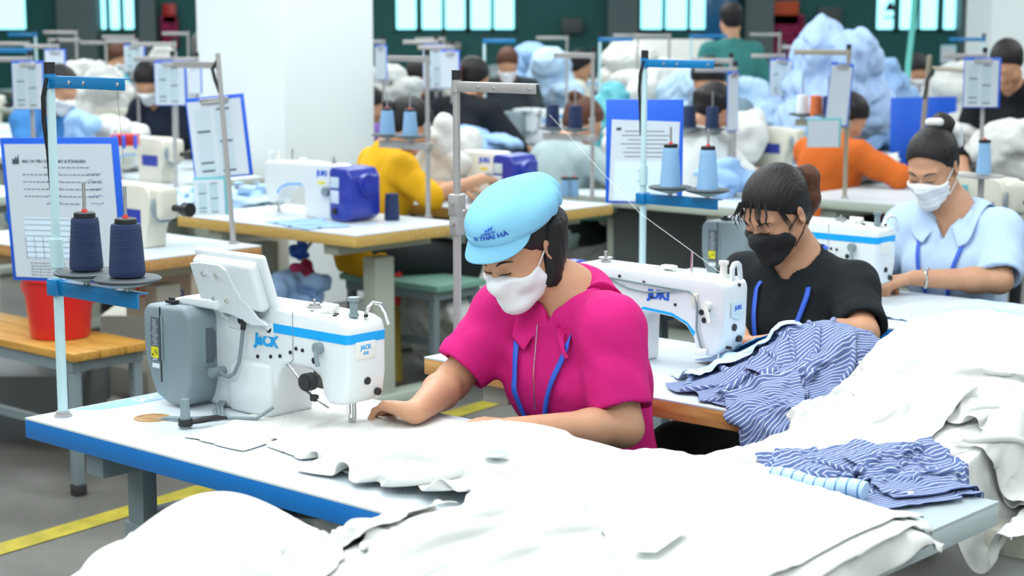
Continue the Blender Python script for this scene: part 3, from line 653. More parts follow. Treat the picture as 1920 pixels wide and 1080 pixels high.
    tp = MB().cyl((.375, .0, .238), (.375, .0, .245), .017, n=24).cyl((.375, 0, .245), (.375, 0, .249), .012, n=20).cyl((.375, 0, .249), (.375, 0, .257), .003, n=10).build('bobbin_winder', 'steel', r)
    MB().box((.435, -.01, .247), (.045, .012, .018), .003).cyl((.432, -.025, .238), (.432, -.025, .242), .011).cyl((.45, -.02, .238), (.45, -.02, .246), .006).build('winder_plate', 'machine_ivory', r)
    screws_ = [(.40, -.03), (.345, .01), (.35, -.03), (.465, -.02), (.475, -.035), (.487, .01), (.52, .01)]
    for x, y in screws_: MB().cyl((x, y, .234), (x, y, .2395), .0045, n=12).build('screw', 'black', r)
    needle_parts(r)
    return r
def juki_machine(name, label, loc, rz=TH, style='white', group=None, blue_box=False, front=True, detail=True, logo=True):
    """plain lockstitch machine; blue_box adds the big motor housing on the far end"""
    m = {'white': 'machine_white', 'cream': 'machine_cream', 'ivory': 'machine_ivory'}[style]
    r = thing(name, label, 'sewing machine', loc, rz, group)
    MB().prism([(.085, .0), (.080, .06), (.055, .12), (.045, .19), (.070, .226), (.10, .235), (.30, .234), (.515, .230), (.532, .222), (.536, .205), (.533, .10), (.522, .062), (.510, .05), (.482, .045), (.452, .062), (.447, .085), (.425, .112), (.385, .128), (.30, .134), (.285, .128), (.278, .110), (.275, .02), (.275, 0)], -.05, .05, .011, 3).build('machine_arm', m, r, 40)
    MB().prism([(.28, .1340), (.30, .1385), (.385, .1325), (.43, .116), (.449, .09), (.455, .10), (.43, .122), (.385, .139), (.30, .145)], -.0508, .0508, 0).build('under_arm_stripe', 'logo_cyan', r)
    if logo:
        s_ = -1
        text_mesh('JUKI', .030, 'logo_blue', r, (.345 if not blue_box else .24, s_ * .0512, .178), (1, 0, 0), (0, 0, 1), 'logo', .0006, .0014, 0, 1.15)
        if blue_box or detail: text_mesh('JUKI', .030, 'logo_blue', r, (.16, .0512, .195), (-1, 0, 0), (0, 0, 1), 'logo', .0006, .0014, 0, 1.15)
    if blue_box:
        b = MB().prism([(-.055, .03), (-.055, .19), (-.03, .225), (.06, .232), (.082, .215), (.082, .02), (.07, .004), (-.02, .004)], -.085, .085, .014, 3).build('motor_box', 'box_blue', r, 40)
        MB().cyl((-.053, .0, .155), (-.072, .0, .155), .048, .045, n=32).cyl((-.072, .0, .155), (-.078, .0, .155), .030, n=28).build('handwheel', 'box_blue', b, 40)
        MB().box((.045, .0855, .165), (.052, .003, .045), .003).build('display', 'glassy', b); MB().box((.045, .0855, .105), (.050, .003, .055), .002).build('key_field', 'paper', b)
        MB().cyl((.045, .084, .045), (.045, .090, .045), .015, n=20).build('rubber_plug', 'black', b)
        MB().box((.165, .0508, .155), (.045, .001, .012)).build('yellow_sticker', 'yellow_label', r)
        MB().cyl((.13, .05, .12), (.13, .068, .12), .019, n=24).build('stitch_dial', 'box_grey', r)
    else:
        MB().lathe([(0, 0), (.03, 0), (.056, .004), (.060, .014), (.056, .024), (.03, .030), (0, .030)], (.015, 0, .155), 32, 'X').build('handwheel', 'box_grey' if style != 'white' else 'box_blue', r, 40)
        MB().box((.03, -.0, .17), (.07, .09, .12), .02, 3).build('motor_cover', 'box_blue' if style == 'white' else m, r)
    if detail:
        screws(r, [(.225, .213), (.30, .205), (.325, .170), (.395, .160), (.35, .185)], -.0512, .0038)
        screws(r, [(.472, .150), (.489, .157), (.480, .132)], -.0512, .0068)
        MB().tube([(.09, -.054, .16), (.13, -.056, .20), (.18, -.056, .208), (.26, -.056, .204), (.36, -.056, .200), (.44, -.056, .197), (.458, -.056, .185), (.463, -.056, .16), (.462, -.056, .11), (.475, -.056, .07), (.486, -.056, .055)], .0028, 7).tube([(.185, -.056, .207), (.26, -.057, .186), (.31, -.057, .182), (.37, -.057, .190), (.42, -.057, .197)], .0026, 7).build('cable', 'frame_grey', r)
        MB().box((.455, -.054, .178), (.016, .008, .03), .003).build('cable_clamp', 'machine_cream', r)
        MB().box((.475, -.056, .056), (.035, .010, .018), .003).build('lifter_plate', 'machine_ivory', r)
        MB().cyl((.492, -.05, .168), (.492, -.066, .168), .010, n=20).tube([(.492, -.064, .168), (.500, -.066, .150), (.505, -.066, .130)], .0052, 8).build('tension_lever', 'machine_ivory', r)
        MB().prism([(-.022, .175), (.030, .182), (.030, .145), (.010, .132), (-.022, .142)], .536, .5385, 0, plane='YZ').build('badge', 'glassy', r)
        text_mesh('JUKI', .014, 'logo_blue', r, (.5392, .004, .162), (0, 1, 0), (0, 0, 1), 'badge_lettering', .0003, .0004)
        for y, z, q in ((-.005, .115, .0085), (.018, .085, .0080), (-.02, .068, .004), (.012, .215, .004)): MB().cyl((.524, y, z), (.5372, y, z), q, n=20).build('rubber_plug', 'rubber', r)
        MB().cyl((.14, 0, .232), (.14, 0, .240), .012, n=20).cyl((.14, 0, .244), (.14, 0, .247), .018, n=22).cyl((.14, 0, .24), (.14, 0, .262), .005, n=10).build('bobbin_winder', 'steel', r)
        MB().box((.26, 0, .236), (.09, .03, .006), .002).cyl((.33, .01, .234), (.33, .01, .243), .014, n=20).box((.345, -.01, .242), (.04, .02, .010), .003).build('winder_plate', 'machine_ivory', r)
        MB().cyl((.405, .0, .23), (.405, 0, .285), .0032, n=10).build('thread_post', 'chrome', r)
    MB().cyl((.498, 0, .228), (.498, 0, .238), .013, n=18).cyl((.498, 0, .238), (.498, 0, .262), .009, n=18).cyl((.498, 0, .262), (.498, 0, .27), .012, n=18).build('presser_regulator', 'machine_ivory', r)
    MB().prism([(-.005, .225), (-.005, .255), (.005, .268), (.022, .270), (.034, .262), (.040, .225), (.030, .225), (.026, .252), (.020, .258), (.010, .258), (.006, .252), (.006, .225)], .517, .527, .002, plane='YZ').build('thread_guard', 'machine_white', r)
    needle_parts(r, .49)
    return r
# ================================================================ tables
def table(name, label, a0, a1, b0, b1, z=.77, th=.04, edge='edge_blue', top='laminate', leg='frame_grey', group=None, legs='T', loc=None, rz=TH, band=None):
    """a0..a1 along the row, b0..b1 across it"""
    c = W((a0 + a1) / 2, (b0 + b1) / 2, 0) if loc is None else loc
    r = thing(name, label, 'table', c, rz, group); L = a1 - a0; D = b1 - b0
    MB().box((0, 0, z - .002), (L - .001, D - .001, .004)).build('tabletop', top, r, 0)
    MB().box((0, 0, z - .004 - th / 2), (L, D, th), .003).build('edge_band', edge, r)
    for s_ in (-1, 1):
        x = s_ * (L / 2 - .20)
        if legs == 'T':
            f = MB().box((x, 0, .33), (.075, .11, .62), .006).box((x, 0, z - .075), (.085, D * .85, .045), .004)
            if leg == 'frame_grey': f = MB().box((x, -.16, .30), (.07, .05, .50), .005).box((x, -.16, .60), (.055, .038, .30), .004).box((x, -.03, z - .075), (.06, D * .8, .05), .004).box((x, -.03, .50), (.05, .25, .14), .004).box((x, .10, .30), (.07, .05, .50), .005).box((x, .10, .60), (.055, .038, .30), .004)
            lo = f.build('leg', leg, r)
            MB().box((x, 0, .035), (.10, D * .95, .05), .006).build('foot', leg, lo)
        else:
            for t_ in (-1, 1): MB().box((x, t_ * (D / 2 - .06), (z - .05) / 2), (.045, .045, z - .05), .004).build('leg', leg, r)
    MB().box((0, D * .1, .30), (L - .5, .04, .06), .004).build('cross_rail', leg, r)
    return r
# ================================================================ thread stand (origin on the table, x = direction of the arms)
def thread_stand(label, loc, rz, H=.735, col='pole_mint', arm='stand_blue', group=None, top_len=.27, tray_z=.29, tray=True, tape=False, low_len=.29, cat='thread stand', up_extra=0, detail=True, flip=1):
    r = thing('thread_stand', label, cat, loc, rz, group)
    MB().cyl((0, 0, 0), (0, 0, tray_z + .04), .0105, n=20).cyl((0, 0, tray_z), (0, 0, H + up_extra), .0092, n=20).build('pole', col, r)
    MB().cyl((0, 0, 0), (0, 0, .006), .019, n=24).cyl((0, 0, .006), (0, 0, .012), .014, n=20).build('base_washer', 'pole_steel', r)
    MB().box((top_len / 2 * flip - .005 * flip, -.006, H - .028), (top_len, .004, .024), .0015).box((top_len / 2 * flip - .005 * flip, .0, H - .017), (top_len, .014, .003), .001).cyl((0, 0, H - .042), (0, 0, H - .012), .0125, n=18).build('top_arm', arm, r)
    if not up_extra: MB().cyl((0, 0, H - .012), (0, 0, H + .012), .0115, n=18).build('pole_cap', 'black', r)
    if detail:
        for q in (.08, .13, top_len - .025): MB().cyl((q * flip, -.0065, H - .028), (q * flip, -.0095, H - .028), .0045, n=14).cyl((q * flip, -.009, H - .028), (q * flip, -.0105, H - .028), .0022, n=10).build('eyelet', 'chrome', r)
    if tray:
        MB().box((low_len / 2 * flip - .01 * flip, -.008, tray_z - .012), (low_len + .02, .005, .032), .002).box((low_len / 2 * flip - .01 * flip, .004, tray_z + .002), (low_len + .02, .028, .003), .001).box((0, 0, tray_z - .012), (.036, .036, .036), .004).build('lower_arm', arm, r)
        MB().cyl((0, 0, tray_z + .03), (0, 0, tray_z + .09), .0135, n=20).box((-.016, 0, tray_z + .045), (.008, .012, .012), .002).box((-.016, 0, tray_z + .075), (.008, .012, .012), .002).build('clamp', 'pole_steel' if col == 'pole_steel' else col, r)
        for q, s_ in ((.105, 1), (.245, -1)):
            x = q * flip
            d = MB().lathe([(0, 0), (.012, 0), (.05, .010), (.066, .014), (.068, .018), (.064, .021), (0, .020)], (x, 0, tray_z + .012), 36).build('spool_disc', 'disc_grey', r)
            MB().lathe([(.012, -.002), (.048, .008), (.060, .0115)], (x, 0, tray_z + .012), 32).build('disc_underside', 'disc_under', d)
            MB().cyl((x, 0, tray_z - .012), (x, 0, tray_z + .215), .0035, n=10).cyl((x, 0, tray_z - .02), (x, 0, tray_z + .01), .007, n=12).build('spindle', 'steel', r)
    if tape:
        pts = [(.006, -.012, H - .02), (-.006, -.014, H - .06), (-.010, -.012, H - .11), (-.0125, -.004, H - .17), (-.013, 0, H - .25)]
        MB().tube(pts, [.004, .005, .005, .004, .003], 8).build('black_cord', 'black', r)
    return r
def cone(label, loc, m='thread_navy', hgt=.165, r0=.043, r1=.033, group=None, cap=True, tilt=None):
    r = thing('thread_cone', label, 'thread cone', loc, 0, group)
    prof = [(0, 0), (r0 * .96, 0), (r0, .006)]
    n = 26
    for i in range(n + 1): z = .008 + (hgt - .016) * i / n; prof.append((r0 + (r1 - r0) * i / n + (.0006 if i % 2 else 0), z))
    prof += [(r1 * .95, hgt - .002), (0, hgt)]
    MB().lathe(prof, n=36).build('thread', m, r, 50)
    if cap:
        MB().lathe([(0, hgt - .001), (.022, hgt - .001), (.022, hgt + .008), (.019, hgt + .010), (0, hgt + .010)], n=24).build('core', 'black', r)
        MB().cyl((0, 0, hgt + .009), (0, 0, hgt + .016), .007, .005, n=14).build('core_tip', 'plastic_red', r)
    if tilt: r.rotation_euler = tilt
    return r
# ================================================================ clipboards (origin top centre, x across, z down is negative, faces -y)
def clipboard(label, loc, rz, w=.22, h=.32, kind='grid', tilt=0, roll=0, group=None, back='clip_blue', cat='clipboard', paper=True, clip=True, name='clipboard'):
    r = thing(name, label, cat, loc, 0, group); r.rotation_euler = (tilt, roll, rz)
    MB().box((0, 0, -h / 2), (w, .004, h), .0018).build('board', back, r)
    if paper:
        MB().box((-.004, -.0032, -h / 2 - .004), (w * .91, .0016, h * .93)).build('paper_sheet', 'paper', r, 0)
        if kind == 'grid':
            g = MB(); rs = random.Random(int(w * 1e4))
            for c in (-.24, .10):
                for i in range(22): g.box((c * w, -.0042, -h * (.16 + i * .035)), (w * .25, .0003, .0007))
                for j in range(6): g.box((c * w - w * .125 + j * w * .05, -.0042, -h * .53), (.0006, .0003, h * .74))
            g.build('grid_print', 'teal_card', r, 0)
            g = MB()
            for c, z in ((.12, .16), (-.24, .42), (.12, .55), (-.24, .80), (-.24, .90), (.12, .91)): g.box((c * w, -.0044, -h * z), (w * .22, .0004, h * .022))
            g.build('dark_print', 'ink', r, 0)
    if clip: MB().box((0, -.008, -.010), (w * .5, .010, .008), .003).box((0, -.006, -.020), (w * .46, .006, .016), .003).cyl((-w * .2, -.011, -.022), (w * .2, -.011, -.022), .004, n=10).build('clip', 'steel', r)
    return r
def thread_line(label, pts, r=.0006, m='thread_white'):
    o = MB().tube([tuple(p) for p in pts], r, 5).build('thread_line', m, None); return tag(o, label, 'thread')
# ================================================================ cloth that is really draped (position-based simulation on a height field, all in (a, b, z))
class Ground:
    def __init__(s, a0, a1, b0, b1, f, res=.008):
        s.a0, s.b0, s.r = a0, b0, res; na = int((a1 - a0) / res) + 2; nb = int((b1 - b0) / res) + 2
        A_, B_ = np.meshgrid(a0 + res * np.arange(na), b0 + res * np.arange(nb), indexing='ij'); s.Z = f(A_, B_)
    def __call__(s, a, b):
        x = np.clip((a - s.a0) / s.r, 0, s.Z.shape[0] - 1.001); y = np.clip((b - s.b0) / s.r, 0, s.Z.shape[1] - 1.001); i = x.astype(int); j = y.astype(int); fx = x - i; fy = y - j
        return (s.Z[i, j] * (1 - fx) * (1 - fy) + s.Z[i + 1, j] * fx * (1 - fy) + s.Z[i, j + 1] * (1 - fx) * fy + s.Z[i + 1, j + 1] * fx * fy)
    def stamp(s, P, pad=.003):
        Q = P.reshape(-1, 3); i = np.round((Q[:, 0] - s.a0) / s.r).astype(int); j = np.round((Q[:, 1] - s.b0) / s.r).astype(int); ok = (i > 1) & (j > 1) & (i < s.Z.shape[0] - 2) & (j < s.Z.shape[1] - 2)
        for di in (-1, 0, 1):
            for dj in (-1, 0, 1): np.maximum.at(s.Z, (i[ok] + di, j[ok] + dj), Q[ok, 2] + pad)
def fbm(a, b, seed=0, sc=1.0, n=10):
    rs = np.random.RandomState(seed); o = 0
    for k in range(n):
        th = rs.uniform(0, 6.28); f = sc * rs.uniform(.6, 3.2); o = o + np.sin((a * math.cos(th) + b * math.sin(th)) * f * 6.28 + rs.uniform(0, 6.28) + 1.2 * np.sin((a * math.sin(th) - b * math.cos(th)) * f * 3)) / f * sc
    return o / n
def sim(nx, ny, size, init, ground, steps=110, iters=7, seed=1, comp_noise=.02, bend=.35, fric=.06, bend2=.25, pin=None, thick=.003):
    rs = np.random.RandomState(seed); u, v = np.meshgrid(np.linspace(0, 1, nx), np.linspace(0, 1, ny), indexing='ij')
    a, b, z = init(u, v); P = np.stack([a, b, z], -1).astype(float); P[..., 2] += comp_noise * (fbm(u * size[0], v * size[1], seed, 4) * 1.5 + 1); Q = P.copy()
    rx = size[0] / (nx - 1); ry = size[1] / (ny - 1); rd = math.hypot(rx, ry)
    def sol(A_, B_, rest, st, only=False):
        d = B_ - A_; L = np.sqrt((d * d).sum(-1, keepdims=True)) + 1e-9; c = (L - rest) / L * .5 * st
        if only: c = np.where(L < rest, c, 0)
        c = d * c; A_ += c; B_ -= c
    g = 9.8; dt = 1 / 60
    P0 = P.copy()
    for s_ in range(steps):
        V = (P - Q) * .97; sp = np.sqrt((V * V).sum(-1, keepdims=True)); V *= np.minimum(1, .02 / (sp + 1e-9)); Q = P.copy(); P = P + V; P[..., 2] -= g * dt * dt * .6
        for _ in range(iters):
            for o in (0, 1):
                m = (nx - o) // 2 * 2; sol(P[o:o + m:2], P[o + 1:o + m:2], rx, 1); m = (ny - o) // 2 * 2; sol(P[:, o:o + m:2], P[:, o + 1:o + m:2], ry, 1)
            for o in (0, 1):
                m = (nx - o) // 2 * 2; sol(P[o:o + m:2, :-1], P[o + 1:o + m:2, 1:], rd, .6); sol(P[o:o + m:2, 1:], P[o + 1:o + m:2, :-1], rd, .6)
            for o in range(4):
                n_ = len(range(o, nx - 2, 4)); sol(P[o:nx - 2:4][:n_], P[o + 2::4][:n_], rx * 2, bend, True)
                n_ = len(range(o, ny - 2, 4)); sol(P[:, o:ny - 2:4][:, :n_], P[:, o + 2::4][:, :n_], ry * 2, bend, True)
            if bend2:
                for o in range(0, 10, 1 if _ % 2 else 2):
                    n_ = len(range(o, nx - 5, 10)); sol(P[o:nx - 5:10][:n_], P[o + 5::10][:n_], rx * 5 * .93, bend2, True)
                    n_ = len(range(o, ny - 5, 10)); sol(P[:, o:ny - 5:10][:, :n_], P[:, o + 5::10][:, :n_], ry * 5 * .93, bend2, True)
            if pin is not None: P[pin] = P0[pin]
        h = ground(P[..., 0], P[..., 1]) + thick; c = P[..., 2] < h; P[..., 2] = np.where(c, h, P[..., 2])
        for k in (0, 1): P[..., k] = np.where(c, Q[..., k] + (P[..., k] - Q[..., k]) * fric, P[..., k])
        Q[..., 2] = np.where(c, P[..., 2], Q[..., 2])
    return P, u * size[0], v * size[1]
def cloth_obj(name, label, cat, sims, m, thick=.002, sub=1, group=None, parent=None, ragged=0, world=False):
    P, U, V = sims; nx, ny = U.shape
    w = AO + P[..., 0:1] * E1 + P[..., 1:2] * E2; w[..., 2] = P[..., 2]
    if ragged:
        rs = np.random.RandomState(3); w[0, :, :2] += rs.normal(0, ragged, (ny, 2)); w[-1, :, :2] += rs.normal(0, ragged, (ny, 2)); w[:, 0, :2] += rs.normal(0, ragged, (nx, 2)); w[:, -1, :2] += rs.normal(0, ragged, (nx, 2))
    idx = np.arange(nx * ny).reshape(nx, ny); f = np.stack([idx[:-1, :-1], idx[1:, :-1], idx[1:, 1:], idx[:-1, 1:]], -1).reshape(-1, 4)
    o = mesh_obj(name, w.reshape(-1, 3), f, m, parent, True, np.stack([U, V], -1).reshape(-1, 2))
    md = o.modifiers.new('s', 'SOLIDIFY'); md.thickness = thick; md.offset = 0
    if sub: md = o.modifiers.new('b', 'SUBSURF'); md.levels = sub; md.render_levels = sub
    if cat: tag(o, label, cat, group)
    return o
def bil(c00, c10, c11, c01):
    """initial sheet from four (a,b) corners"""
    c = [np.array(x, float) for x in (c00, c10, c11, c01)]
    def f(u, v, z=None):
        p = c[0] * ((1 - u) * (1 - v))[..., None] + c[1] * (u * (1 - v))[..., None] + c[2] * (u * v)[..., None] + c[3] * ((1 - u) * v)[..., None]
        return p[..., 0], p[..., 1]
    return f
def sheet(gr, corners, lift, size=None, n=60, seed=1, comp=1.08, stepsn=90, stamp=True, zf=None, wl=.14, cvr=.35, th=0., **k):
    B = bil(*corners); c = [np.array(x, float) for x in corners]
    La = (np.linalg.norm(c[1] - c[0]) + np.linalg.norm(c[2] - c[3])) / 2; Lb = (np.linalg.norm(c[3] - c[0]) + np.linalg.norm(c[2] - c[1])) / 2
    cv = 1 + (comp - 1) * cvr
    if size is None: size = (comp * La, cv * Lb)
    ny = max(8, int(n * size[1] / size[0]))
    def init(u, v):
        a, b = B(u, v); kk = 2 * math.pi / wl; A = 2 / kk * math.sqrt(comp - 1); ph = kk * (u * La * math.cos(th) + v * Lb * math.sin(th)) + 2.6 * fbm(u * La, v * Lb, seed + 7, 2.2) * 3
        wv = A * np.sin(ph) * (.55 + .9 * np.clip(fbm(u * La, v * Lb, seed + 5, 2.) * 3 + .5, 0, 1)) + A * .5 * np.sin(kk * .7 * (v * Lb) + 3 * fbm(u * La, v * Lb, seed + 9, 2.) * 3)
        z = (gr(a, b) + lift if zf is None else zf(a, b)) + A + wv; return a, b, z
    r = sim(n, ny, size, init, gr, steps=stepsn, seed=seed, **k)
    if stamp: gr.stamp(r[0])
    return r
def blob_pile(name, label, cat, c, r, m, seed=0, h=.02, folds=.02, group=None, kind=None, floor=None, fine=70, nl=16):
    """a soft bundle: several squashed lumps in one SDF with folds; c centre (world), r radii"""
    rs = np.random.RandomState(seed); sd = SD(.03); c = np.array(c, float); r = np.array(r, float); pr = []
    for i in range(nl):
        o = rs.normal(0, .36, 3) * r; o = np.clip(o, -.75 * r, .75 * r); q = r * rs.uniform(.22, .55, 3) * (1.5, 1.5, .8); th = rs.uniform(0, 3); R = np.array(Matrix.Rotation(th, 3, 'Z') @ Matrix.Rotation(rs.uniform(-.6, .6), 3, 'X')); pr.append(('u', el(c + o, q, R), min(r) * .12))
    pr.append(('u', el(c - (0, 0, r[2] * .25), r * .62), min(r) * .2))
    sd.grp(pr, pad=.12)
    K = rs.normal(0, 1, (9, 3)); K /= np.linalg.norm(K, axis=1, keepdims=True); fr = rs.uniform(fine * .4, fine * 1.6, 9); ph = rs.uniform(0, 6, 9)
    def dsp(P):
        w = P + .035 * np.sin(P[:, [1, 2, 0]] * 15 + ph[:3]); return folds * sum((1 - 2 * np.abs(np.sin(w @ k * f * .5 + p))) for k, f, p in zip(K, fr, ph)) / 4
    sd.disp = dsp
    if floor is not None: sd.cut.append(((lambda P: floor - P[:, 2]), .005))
    o = sdf_obj(name, sd, h, m, None); uvv = np.zeros(len(o.data.vertices) * 3); o.data.vertices.foreach_get('co', uvv); uvv = uvv.reshape(-1, 3)
    l = o.data.uv_layers.new(name='UVMap'); li = np.zeros(len(o.data.loops), dtype=np.int32); o.data.loops.foreach_get('vertex_index', li); q = np.stack([uvv[:, 0] + uvv[:, 2] * .8, uvv[:, 1]], 1)[li]; l.data.foreach_set('uv', q.astype(np.float32).ravel())
    return tag(o, label, cat, group, kind)
# ================================================================ the setting
def structure(o): o['kind'] = 'structure'; return o
fl = bpy.data.materials.new('floor_concrete'); fl.use_nodes = True; nt = fl.node_tree; pb = nt.nodes['Principled BSDF']; tc = nt.nodes.new('ShaderNodeTexCoord'); n1 = nt.nodes.new('ShaderNodeTexNoise'); n1.inputs['Scale'].default_value = 2.2; n1.inputs['Detail'].default_value = 9; n1.inputs['Roughness'].default_value = .65
cr = nt.nodes.new('ShaderNodeValToRGB'); cr.color_ramp.elements[0].position = .3; cr.color_ramp.elements[0].color = (.085, .085, .073, 1); cr.color_ramp.elements[1].position = .72; cr.color_ramp.elements[1].color = (.165, .165, .145, 1)
n2 = nt.nodes.new('ShaderNodeTexNoise'); n2.inputs['Scale'].default_value = 60; mx = nt.nodes.new('ShaderNodeMix'); mx.data_type = 'RGBA'; mx.blend_type = 'MULTIPLY'; mx.inputs[0].default_value = .25
nt.links.new(tc.outputs['Object'], n1.inputs[0]); nt.links.new(tc.outputs['Object'], n2.inputs[0]); nt.links.new(n1.outputs[0], cr.inputs[0]); nt.links.new(cr.outputs[0], mx.inputs[6]); nt.links.new(n2.outputs[1], mx.inputs[7]); nt.links.new(mx.outputs[2], pb.inputs['Base Color']); pb.inputs['Roughness'].default_value = .5
MATS['floor'] = fl
mat('floor_line', (.36, .30, .02), .6, var=.25, vscale=9); mat('wall_teal', (.022, .155, .145), .6, var=.1, vscale=1); mat('wall_grey', (.16, .22, .23), .6); mat('wall_white', (.74, .80, .80), .6); mat('ceiling_white', (.7, .72, .72), .8)
mat('window_sky', (.36, .90, 1.0), .5, emit=2.0)
XW, YB, HC = 13.0, 27.0, 4.3
structure(MB().box((0, 12.5, -.05), (2 * XW, 30, .1)).build('floor', 'floor', None, 0))
structure(MB().box((0, 12.5, HC + .05), (2 * XW, 30, .1)).build('ceiling', 'ceiling_white', None, 0))
structure(MB().box((-XW - .1, 12.5, HC / 2), (.2, 30, HC)).build('wall_left', 'wall_white', None, 0)); structure(MB().box((XW + .1, 12.5, HC / 2), (.2, 30, HC)).build('wall_right', 'wall_white', None, 0)); structure(MB().box((0, -2.6, HC / 2), (2 * XW, .2, HC)).build('wall_front', 'wall_white', None, 0))
# back wall with openings
wins = [(-120, 56, 2), (180, 258, 3), (741, 969, 5), (1197, 1336, 3), (1637, 1800, 4)]
xs = [(PY(u0, 60, YB)[0], PY(u1, 60, YB)[0], n) for u0, u1, n in wins]; z0 = PY(900, 60, YB)[2]; z1 = z0 + 1.7
wb = MB(); x = -XW
for a, b, n in xs:
    if a > x: wb.box(((x + a) / 2, YB, HC / 2), (a - x, .2, HC))
    wb.box(((a + b) / 2, YB, z0 / 2), (b - a, .2, z0)).box(((a + b) / 2, YB, (z1 + HC) / 2), (b - a, .2, HC - z1)); x = b
wb.box(((x + XW) / 2, YB, HC / 2), (XW - x, .2, HC)); structure(wb.build('wall_back', 'wall_teal', None, 0))
for i, (a, b, n) in enumerate(xs):
    wr_ = thing('window_%d' % (i + 1), None, None, ((a + b) / 2, YB, z0)); wr_['kind'] = 'structure'
    w = b - a; fr = MB().box((0, -.09, .02), (w, .06, .05)).box((0, -.09, 1.68), (w, .06, .05))
    for k in range(n + 1): fr.box((-w / 2 + w * k / n, -.09, .85), (.055 if k % 2 == 0 or n < 4 else .09, .06, 1.7))
    fr.build('window_frame', 'wall_teal', wr_, 0); MB().box((0, .02, .85), (w, .01, 1.7)).build('pane', 'window_sky', wr_, 0)
# grey pilasters on the back wall
for i, (u0, u1, m) in enumerate([(108, 182, 'wall_grey'), (262, 292, 'wall_grey'), (1140, 1196, 'wall_grey'), (1398, 1450, 'wall_grey'), (1800, 1842, 'wall_grey')]):
    a, b = PY(u0, 60, YB - .4)[0], PY(u1, 60, YB - .4)[0]; structure(MB().box(((a + b) / 2, YB - .25, HC / 2), (b - a, .35, HC)).build('trim_%d' % (i + 1), m, None, 0))
# the white column, turned with the rows
def column(nm, u_edge, u_l, u_r, b_, vref=300):
    c = PB(u_edge, vref, b_); al = PB(u_l, vref, b_)[0]; # left face runs along a at b_
    d = .2
    while PR(W(c[0], b_ + d, c[2]))[0] < u_r: d += .01
    w = c[0] - al
    o = MB().box((0, 0, HC / 2), (w, d, HC), .01).build(nm, 'wall_white', None, 0); p = W(c[0] - w / 2, b_ + d / 2, 0); o.location = tuple(p); o.rotation_euler = (0, 0, TH); return structure(o)
column('trim_6', 533, 374, 703, 4.35)
o = MB().box((0, 0, HC / 2), (1.2, .8, HC), .01).build('trim_7', 'wall_white', None, 0); p = PY(1859, 60, 14.0); o.location = (p[0] + .6, 14.4, 0); structure(o)
# yellow line
a, b = PZ(0, 1031, 0), PZ(385, 916, 0); d = (b - a) / np.linalg.norm(b - a); nn = np.array([-d[1], d[0], 0]); p0 = a - d * 1.5; p1 = b + d * 6
structure(mesh_obj('trim_8', [p0 - nn * .05 + (0, 0, .003), p1 - nn * .05 + (0, 0, .003), p1 + nn * .05 + (0, 0, .003), p0 + nn * .05 + (0, 0, .003)], [(0, 1, 2, 3)], 'floor_line'))
# ================================================================ front workstation
t1 = table('sewing_table', 'long white sewing table with bright blue edge in the foreground', 0, 1.24, 0, .62)
t1m = t1
inv = lambda a, b: (a - .62, b - .31)
x, y = inv(.205, .178); MB().lathe([(.031, .7685), (.038, .7685), (.039, .7712), (.031, .7712)], (x, y, 0), 36).build('cable_hole_rim', 'wood_brown', t1); MB().cyl((x, y, .7695), (x, y, .7706), .0315, n=36).build('cable_hole', 'wood_brown', t1)
bn = MB().prism([(-.612, -.20), (-.612, .285), (-.550, .30), (-.550, -.10), (-.565, -.16)], .7700, .7706, 0, plane='XY').build('printed_band', 'band_blue', t1, 0)
text_mesh('JACK  JACK', .045, 'paper_white', t1, (-.580, .06, .7709), (0, 1, 0), (-1, 0, 0), 'printed_lettering', .0001, .001)
jm = jack_machine('sewing_machine', 'white sewing machine with grey motor box and raised panel beside the woman in pink', W(.10, .40, .77))
pin = thing('fabric_guide_pin', 'short grey round pin standing on the blue-edged table by the motor box', 'pin', W(.335, .165, .77)); MB().cyl((0, 0, 0), (0, 0, .062), .0115, .009, n=20).build('post', 'box_grey', pin); MB().cyl((0, 0, .006), (0, 0, .020), .0150, n=20).tube([(.012, 0, .013), (.035, .01, .016), (.06, .022, .018), (.08, .035, .014)], [.005, .007, .006, .003], 8).build('velcro_strap', 'black', pin)
cb = MB()
for k in range(3): cb.tube([tuple(W(.17 + .0, .42 + k * .012, .79)), tuple(W(.26, .30 + k * .01, .776 + k * .002)), tuple(W(.33, .25 + k * .008, .777)), tuple(W(.30, .20 + k * .006, .778)), tuple(W(.25, .185, .776)), tuple(W(.212, .180, .765))], .0042, 8)
cb.tube([tuple(W(.42, .33, .80)), tuple(W(.40, .30, .778)), tuple(W(.34, .27, .776)), tuple(W(.27, .31, .778))], .004, 8)
tag(cb.build('cables', 'box_grey', None), 'grey cables running from under the machine into the round hole in the table', 'cable')
st1 = thread_stand('tall pale blue thread stand at the left corner of the blue-edged table', W(.05, .062, .77), TH, H=.735, tape=True)
cone('navy thread cone nearest the pole of the front thread stand', W(.155, .062, 1.096), 'thread_navy', .108, .034, .028)
cone('navy thread cone at the outer end of the front thread stand', W(.295, .062, 1.096), 'thread_navy', .106, .036, .030)
cp = W(-1.23, .93, 1.264)
c1 = clipboard('large blue clipboard with a printed sewing sheet in a clear sleeve, at the left edge', (cp[0], cp[1], cp[2]), TH + .30, w=.43, h=.43, kind='doc', tilt=.04, roll=-.03, clip=False)
g = MB(); rs = random.Random(2)
MB().box((-.02, -.0042, -.30), (.26, .0004, .125)).build('fabric_swatch', 'stripe_cuff', c1, 0)
g = MB()
for i in range(8): g.box((-.02, -.0048, -.243 - i * .0165), (.26, .0003, .0012))
for i in range(9): g.box((-.15 + i * .0325, -.0048, -.33), (.0012, .0003, .065))
g.build('swatch_lines', 'ink', c1, 0)
